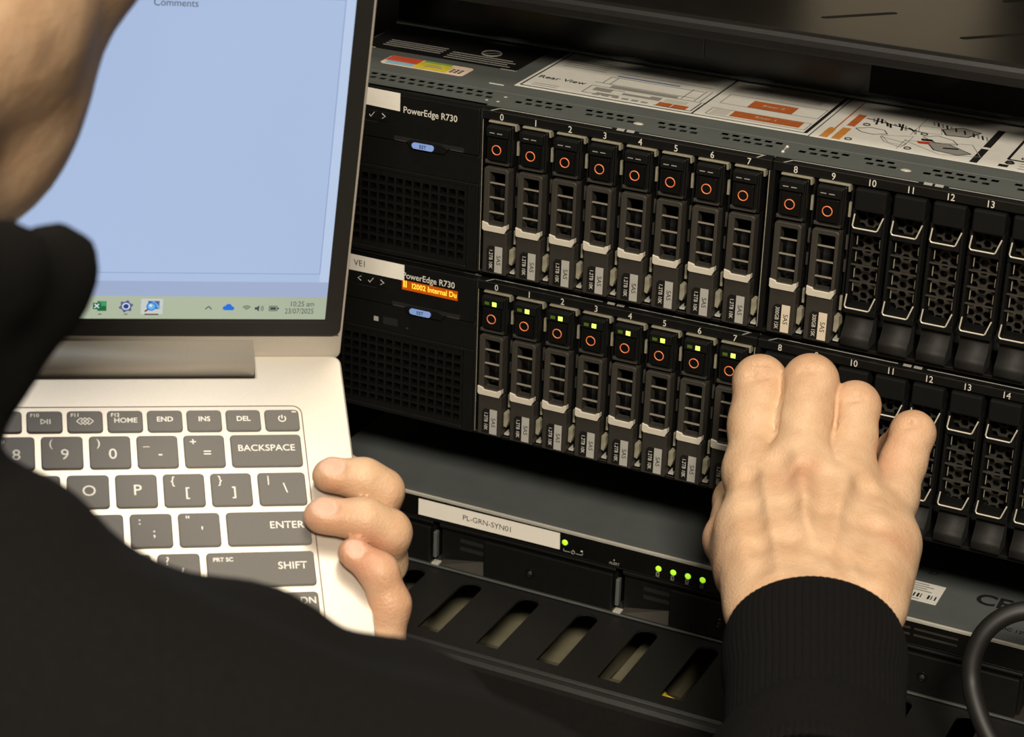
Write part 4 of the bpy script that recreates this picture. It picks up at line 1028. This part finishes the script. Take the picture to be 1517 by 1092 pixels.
for i in range(3): hf.cone(thumb, TH[i], TH[i + 1], (13, 11, 10)[i], (11, 10, 8)[i], 5)
full = Field.smin(full, thumb, 5)
for jt, rad in ((RI, (11.4, 11.8, 9.6, 8)), (RM, (11.6, 12.0, 9.8, 8)), (RR, (10.6, 10.8, 9.2, 7.5)), (RP, (9.4, 9.7, 8.2, 7))):
    fg = hf.blank()
    for i in range(3): hf.cone(fg, jt[i], jt[i + 1], rad[i], rad[i + 1], 3)
    mid = (jt[0] * 0.5 + jt[1] * 0.5)
    hf.ell(fg, mid + CAM_R[2] * 2.5, np.eye(3), (rad[0] * 0.98,) * 3, 6)      # fleshy middle of the phalanx
    g = Field.smin(palm, fg, 6)
    full = np.minimum(full, g)
# creases over the knuckles
def crease(c, half, dy, n=3, r=0.55):
    for i in range(n):
        o = (i - (n - 1) / 2) * dy
        p = [c + CAM_R[0] * t * half + CAM_R[1] * (o + 1.0 * math.cos(t * 2.2 + i)) - CAM_R[2] * 0.0 for t in (-1, -0.5, 0, 0.5, 1)]
        yield p
def skin_pt(F, p):                                                             # march from the camera to the surface
    d = (p - CAM_C) / np.linalg.norm(p - CAM_C)
    for s in np.arange(-130, 30, 0.6):
        q = p + d * s; i = np.round((q - hf.org) / hf.h).astype(int)
        if (i >= 0).all() and (i < hf.n).all() and F[tuple(i)] < 0: return q
    return p
ref = full.copy()
for (px, py, hw, n_, dp) in ((1130, 546, 22, 3, 7), (1126, 558, 18, 2, 6), (1182, 690, 14, 4, 6), (1115, 698, 13, 3, 6), (1355, 628, 14, 2, 6), (1200, 548, 16, 2, 6), (1268, 590, 14, 2, 6)):
    for i in range(n_):
        line = [skin_pt(ref, at(px + hw * t, py + (i - (n_ - 1) / 2) * dp + 3 * math.cos(t * 1.7 + i), 975)) for t in (-1, -0.5, 0, 0.5, 1)]
        hf.groove(full, line, 0.5, 1.2)
for vp_, rr_, dep in (([(1104, 698), (1111, 740), (1121, 795)], 5.0, 3.2), ([(1150, 672), (1160, 730), (1172, 780)], 6.5, 4.9), ([(1221, 690), (1224, 740), (1221, 800)], 6.5, 4.9), ([(1288, 712), (1274, 756), (1256, 810)], 6.5, 4.7), ([(1186, 782), (1196, 790)], 5.0, 3.6), ([(1300, 770), (1290, 820)], 6.0, 4.8)):
    ln_ = []
    for qi, q in enumerate(vp_ + [(vp_[-1][0] * 1.25 - vp_[0][0] * 0.25, vp_[-1][1] + 34)]):
        sp_ = skin_pt(ref, at(*q, 960)); ln_.append(sp_ - (sp_ - CAM_C) / np.linalg.norm(sp_ - CAM_C) * (dep + (1.3, 1.1, 1.3, 3.0)[qi + (4 - len(vp_) - 1)]))
    hf.groove(full, ln_, rr_, 4.0)
for seam in ([(1160, 560), (1155, 600), (1150, 640), (1141, 655)], [(1241, 598), (1237, 630), (1233, 655), (1240, 680)]):
    hf.groove(full, [skin_pt(ref, at(*q, 970)) - CAM_R[2] * 0.3 for q in seam], 0.9, 1.6)
HV, HF = surface_nets(full, hf.org, hf.h)
r_tint = np.zeros((len(HV), 3))
r_tint[:, 0] = np.clip(0.4 * near(HV, [skin_pt(ref, at(*q, 965)) for q in ((1182, 700), (1330, 800), (1312, 690))], 15) + 0.8 * near(HV, [RP[2], RP[3]], 18) + 0.35 * near(HV, [RI[1], RM[1], RR[1], RP[1]], 20) + 0.5 * near(HV, [TH[0], TH[1]], 20), 0, 1)

# --- left hand under the laptop, fingers over the edge
F1 = [uvw(110, 26, -30), uvw(125.5, 25, -16), uvw(125.2, 22.5, 3), uvw(117.5, 19.8, 7.6), uvw(104.8, 17.2, 7.2)]
F2 = [uvw(109, 46, -31), uvw(126.0, 44.5, -16), uvw(125.4, 42.2, 3), uvw(116, 39.4, 8.0), uvw(99.6, 36.4, 7.4)]
F3 = [uvw(106, 76, -31), uvw(121.4, 86, -18), uvw(123.6, 71.5, -3), uvw(119.2, 61.8, 5.6), uvw(110.2, 53.6, 6.4)]
F0 = [uvw(108, 6, -29), uvw(122, 0, -26), uvw(112, -6, -23), uvw(98, -9, -23)]
FT = [uvw(66, 14, -38), uvw(76, -14, -33), uvw(84, -34, -27), uvw(90, -52, -25)]
LWr = uvw(30, 70, -44)
lf = Field(np.min([F1[0], F3[1], F0[1], FT[3], LWr, F2[4], F1[2], F3[2]], axis=0) - 30, np.max([F1[0], F3[1], F0[1], FT[3], LWr, F2[4], F1[2], F3[2]], axis=0) + 30, 1.1)
pl = lf.blank()
for b, rb in ((F0[0], 12), (F1[0], 12), (F2[0], 12), (F3[0], 11)): lf.cone(pl, LWr, b, 22, rb, 12)
lf.cone(pl, uvw(50, 50, -42), FT[0], 18, 14, 12)
lfull = pl.copy()
nails = []
for jt, rad, nl in ((F1, (11, 8.8, 8.3, 7.8, 7.0), 1), (F2, (11, 9.2, 8.7, 8.2, 7.2), 1), (F3, (10, 8.4, 7.6, 6.9, 6.0), 1), (F0, (11, 9, 8, 7), 0), (FT, (13, 11, 10, 8), 0)):
    fg = lf.blank()
    for i in range(len(jt) - 1): lf.cone(fg, jt[i], jt[i + 1], rad[i], rad[i + 1], 5.0)
    if nl:
        tip, dip = jt[-1], jt[-2]; d = (tip - dip) / np.linalg.norm(tip - dip)
        up_ = LN - d * (LN @ d); up_ /= np.linalg.norm(up_)
        if jt is F3: up_ = up_ * 0.8 - LV * 0.0 - LU * 0.25; up_ -= d * (up_ @ d); up_ /= np.linalg.norm(up_)
        sd = np.cross(d, up_); r = rad[-1]
        lf.cone(fg, tip, tip + d * r * 0.28 - up_ * r * 0.15, r * 0.97, r * 0.8, 2)
        c = tip + up_ * (r * 0.70) + d * r * 0.05
        lf.ell(fg, c + up_ * 2.2, (d, sd, up_), (r * 0.84, r * 0.66, 2.2), 0.9, sub=True)       # bed
        lf.ell(fg, c - up_ * 0.3, (d, sd, up_), (r * 0.77, r * 0.60, 1.9), 0.3)                  # plate
        nails.append((c, d, sd, up_, r))
    lfull = np.minimum(lfull, Field.smin(pl, fg, 5))
GV, GF = surface_nets(lfull, lf.org, lf.h)
l_tint = np.zeros((len(GV), 3))
l_tint[:, 0] = np.clip(0.7 * near(GV, [F2[4], F3[4]], 17) + 0.45 * near(GV, [F1[4]], 12) + 0.6 * near(GV, [F3[3], F3[2]], 18) + 0.3 * near(GV, [F1[2], F2[2]], 14), 0, 1)
for c, d, sd, up_, r in nails:
    q = GV - c
    e = ((q @ d) / (r * 0.80)) ** 2 + ((q @ sd) / (r * 0.63)) ** 2
    l_tint[:, 1] = np.maximum(l_tint[:, 1], ((e < 1.0) & (np.abs(q @ up_) < 2.6)) * np.clip((1.05 - e) * 4, 0, 1))

# --- head, neck, trunk and arms (camera axes, mm)
neck0 = cams(-170, -24, 512); head_c = cams(-176, -138, 575)
hfw = CAM_R.T @ np.array([0.40, 0.26, 0.88]); hfw /= np.linalg.norm(hfw)
hup = CAM_R.T @ np.array([0.0, -0.97, 0.10]); hup -= hfw * (hup @ hfw); hup /= np.linalg.norm(hup)
hrt = np.cross(hfw, hup)
def hd(f, r, u): return head_c + hfw * f + hrt * r + hup * u
sho_r = cams(-22, 138, 492); elb_r = cams(94, 262, 690); wri_r = at(1205, 1010, 850)
sho_l = cams(-330, 120, 560); elb_l = cams(-300, 330, 700); wri_l = uvw(30, 70, -44)
chest = cams(-176, 215, 530); waist = cams(-150, 470, 600)
def head_field(f, F):
    A = (hfw, hrt, hup)
    f.ell(F, hd(-8, 0, 28), A, (96, 74, 84), 10); f.ell(F, hd(22, 0, -18), A, (66, 62, 72), 22)
    f.ell(F, hd(46, 0, -62), A, (36, 40, 34), 26)                                  # chin and jaw
    for sgn in (1, -1):
        f.ell(F, hd(8, 48 * sgn, -46), A, (30, 18, 24), 20)                        # jaw corner
        f.ell(F, hd(52, 40 * sgn, -6), A, (26, 20, 20), 18)                        # cheekbone
        f.ell(F, hd(-12, 75 * sgn, -4), A, (17, 7, 30), 4); f.ell(F, hd(-8, 82 * sgn, -2), A, (9, 5, 18), 3, sub=True)    # ear
        f.ell(F, hd(84, 30 * sgn, 12), A, (12, 15, 9), 8, sub=True); f.ell(F, hd(76, 30 * sgn, 12), A, (11, 13, 11), 2)    # eye
        f.ell(F, hd(88, 28 * sgn, 27), A, (10, 22, 7), 8)                          # brow
        f.cone(F, hd(98, 9 * sgn, -24), hd(90, 10 * sgn, -26), 7, 7, 6)
    f.cone(F, hd(86, 0, 14), hd(106, 0, -20), 7, 10, 10)                           # nose
    for du, rr in ((-46, 7), (-55, 8)): f.cone(F, hd(82, -20, du), hd(90, 0, du), 4, rr, 6); f.cone(F, hd(82, 20, du), hd(90, 0, du), 4, rr, 6)
    f.ell(F, hd(98, 0, -50.5), A, (10, 22, 1.6), 1.5, sub=True)
    f.cone(F, hd(-22, 0, -40), neck0, 52, 46, 24); f.cone(F, neck0, cams(-195, 90, 520), 46, 26, 10)
def arms_field(f, F, g):
    f.cone(F, cams(-200, 75, 515), chest, 40 + g, 100 + g, 20); f.cone(F, chest, waist, 120 + g, 125 + g, 40)
    f.cone(F, cams(-122, 84, 500), sho_r, 44 + g, 52 + g, 12); f.cone(F, cams(-220, 70, 520), sho_l, 46 + g, 50 + g, 24)
    f.cone(F, sho_r, elb_r, 50 + g, 40 + g, 20); f.cone(F, elb_r, wri_r, 36 + g, 28 + g, 16)
    f.cone(F, sho_l, elb_l, 46 + g, 38 + g, 26); f.cone(F, elb_l, wri_l, 36 + g, 24 + 0.3 * g, 16)
allp = np.array([hd(120, 0, 0), hd(-110, 0, 0), hd(0, 0, 120), hd(0, 90, 0), hd(0, -90, 0), sho_r, sho_l, elb_r, elb_l, wri_r, wri_l, waist, chest])
bf = Field(allp.min(0) - 90, allp.max(0) + 90, 4.5)
bF = bf.blank(); arms_field(bf, bF, -4);  head_field(bf, bF)
BV, BF = surface_nets(bF, bf.org, bf.h)
b_tint = np.zeros((len(BV), 3))
mole = at(66, 76, 545)
def first_hit(f, F, px, py, d0=380, d1=700):
    for s in np.arange(d0, d1, 1.0):
        q = at(px, py, s); i = np.round((q - f.org) / f.h).astype(int)
        if (i >= 0).all() and (i < f.n).all() and F[tuple(i)] < 0: return q
    return at(px, py, 545)
b_tint[:, 2] = np.clip(0.22 * near(BV, [first_hit(bf, bF, *p) for p in ((70, 235), (110, 170), (60, 290), (140, 60))], 16), 0, 0.5)
b_tint[:, 2] = np.maximum(b_tint[:, 2], 0.9 * near(BV, [first_hit(bf, bF, 66, 76)], 5.5))
b_tint[:, 0] = 0.4 * near(BV, [hd(-8, 76, -4)], 28)
V_all = np.concatenate([HV, GV, BV]); F_all = np.concatenate([HF, GF + len(HV), BF + len(HV) + len(GV)]); T_all = np.concatenate([r_tint, l_tint, b_tint])
def np_mesh(name, V, Fq, material, tint=None):
    me = bpy.data.meshes.new(name)
    me.vertices.add(len(V)); me.vertices.foreach_set('co', (V * K).astype(np.float32).ravel())
    me.loops.add(Fq.size); me.loops.foreach_set('vertex_index', Fq.astype(np.int32).ravel())
    me.polygons.add(len(Fq)); me.polygons.foreach_set('loop_start', np.arange(0, Fq.size, 4, dtype=np.int32)); me.polygons.foreach_set('loop_total', np.full(len(Fq), 4, np.int32))
    me.update(calc_edges=True); me.validate()
    me.polygons.foreach_set('use_smooth', np.ones(len(me.polygons), bool))
    if tint is not None:
        a = me.color_attributes.new('tint', 'FLOAT_COLOR', 'POINT')
        a.data.foreach_set('color', np.concatenate([tint, np.ones((len(tint), 1))], 1).astype(np.float32).ravel())
    me.materials.append(MATS[material]); me.update()
    return me
person = bpy.data.objects.new('person', np_mesh('person', V_all, F_all, 'skin', T_all)); link(person)
tag(person, 'person in a black hooded top holding the laptop and reaching to a drive bay', 'person')
sm_ = person.modifiers.new('soften', 'SMOOTH'); sm_.factor = 0.5; sm_.iterations = 2
# hair cap
hf2 = Field(head_c - 140, head_c + 140, 4.5); hF = hf2.blank(); A = (hfw, hrt, hup)
hf2.ell(hF, hd(-14, 0, 34), A, (100, 80, 92), 8); hf2.ell(hF, hd(-60, 0, -6), A, (46, 62, 60), 18)
hf2.ell(hF, hd(70, 0, -20), A, (74, 90, 84), 10, sub=True)
for sgn in (1, -1): hf2.ell(hF, hd(-8, 84 * sgn, -20), A, (36, 26, 46), 8, sub=True)
hv, hq = surface_nets(hF, hf2.org, hf2.h)
link(bpy.data.objects.new('hair', np_mesh('hair', hv, hq, 'hair_dark')), person)
# hooded top: body, sleeves and thick collar
cf = Field(allp.min(0) - 110, allp.max(0) + 110, 5.0); cF = cf.blank(); arms_field(cf, cF, 10); cf.cone(cF, cams(-178, -2, 512), cams(-208, 90, 520), 51, 50, 10)
def ring_pts(c, ax, r, n=16):
    ax = ax / np.linalg.norm(ax); a = np.cross(ax, [0, 0, 1.0]); a /= np.linalg.norm(a); b = np.cross(ax, a)
    return [c + r * (math.cos(2 * math.pi * i / n) * a + math.sin(2 * math.pi * i / n) * b) for i in range(n)]
nax = CAM_R.T @ np.array([0.05, -1.0, 0.06])
for (c, r, tr) in ((cams(-166, -27, 520), 60, 8), (cams(-168, -18, 519), 56, 11), (cams(-172, -4, 517), 49, 12), (cams(-178, 8, 516), 44, 12)):
    rp = ring_pts(c, nax, r)
    for i in range(16): cf.cone(cF, rp[i], rp[(i + 1) % 16], tr, tr, 8)
for (px, py, d, r) in ((392, 948, 520, 11), (310, 985, 520, 10), (15, 776, 502, 11), (590, 1062, 525, 17)):      # folds
    cf.ell(cF, at(px, py, d), np.eye(3), (r * 1.6, r * 1.4, r), 14)
g = np.indices(cF.shape).astype(np.float32)
wv = (np.sin(g[0] * 0.23 + g[2] * 0.11) * np.sin(g[1] * 0.19 + g[2] * 0.21) + 0.6 * np.sin(g[0] * 0.41 - g[1] * 0.37 + g[2] * 0.3))
cF += 2.2 * wv.astype(np.float32)
# open the neck
cf.cone(cF, neck0, head_c, 1, 1, 0) if False else None
nk = cf.blank(); cf.cone(nk, cams(-168, -42, 514), head_c, 45, 70, 0); cF = np.maximum(cF, -nk)
# cut the right sleeve at the cuff
cax = (RW - elb_r) / np.linalg.norm(RW - elb_r)
cuff0 = at(1206, 1100, 826)
X = cf.org[0] + cf.h * np.arange(cF.shape[0]); Y = cf.org[1] + cf.h * np.arange(cF.shape[1]); Z = cf.org[2] + cf.h * np.arange(cF.shape[2])
pd = (X[:, None, None] - cuff0[0]) * cax[0] + (Y[None, :, None] - cuff0[1]) * cax[1] + (Z[None, None, :] - cuff0[2]) * cax[2]
cF = np.maximum(cF, pd.astype(np.float32))
cv, cq = surface_nets(cF, cf.org, cf.h)
top = bpy.data.objects.new('hooded_top', np_mesh('hooded_top', cv, cq, 'hoodie_black')); link(top, person)
s2 = top.modifiers.new('soften', 'SMOOTH'); s2.factor = 0.5; s2.iterations = 4
# ribbed cuff of the right sleeve
axw = (at(1206, 868, 892) - at(1204, 1110, 806)); axw = axw / np.linalg.norm(axw)
e1 = CAM_R[0] - axw * (CAM_R[0] @ axw); e1 /= np.linalg.norm(e1); e2 = np.cross(axw, e1)
st_ = at(1207, 905, 893); NR, NS = 360, 26; L_c = 98.0
vv = []
for i in range(NS):
    t = i / (NS - 1); c = st_ - axw * 15.0 - axw * (L_c * t)
    ra = 32.0 - 1.5 * t + 1.6 * math.sin(min(t * 8, math.pi)); rb = 27.0 + 1.0 * t + 1.4 * math.sin(min(t * 8, math.pi))
    if i == 0: ra -= 2.2; rb -= 2.2
    for j in range(NR):
        a = 2 * math.pi * j / NR
        rib = (0.6 * math.sin(a * 72) if i > 1 else 0.15 * math.sin(a * 72))
        vv.append(c + e1 * (ra + rib) * math.cos(a) + e2 * (rb + rib) * math.sin(a))
fq = [(i * NR + j, i * NR + (j + 1) % NR, (i + 1) * NR + (j + 1) % NR, (i + 1) * NR + j) for i in range(NS - 1) for j in range(NR)]
cuff = bpy.data.objects.new('ribbed_cuff', np_mesh('ribbed_cuff', np.array(vv), np.array(fq), 'cuff_black')); link(cuff, person)
sol = cuff.modifiers.new('cloth', 'SOLIDIFY'); sol.thickness = 0.0025; sol.offset = -1
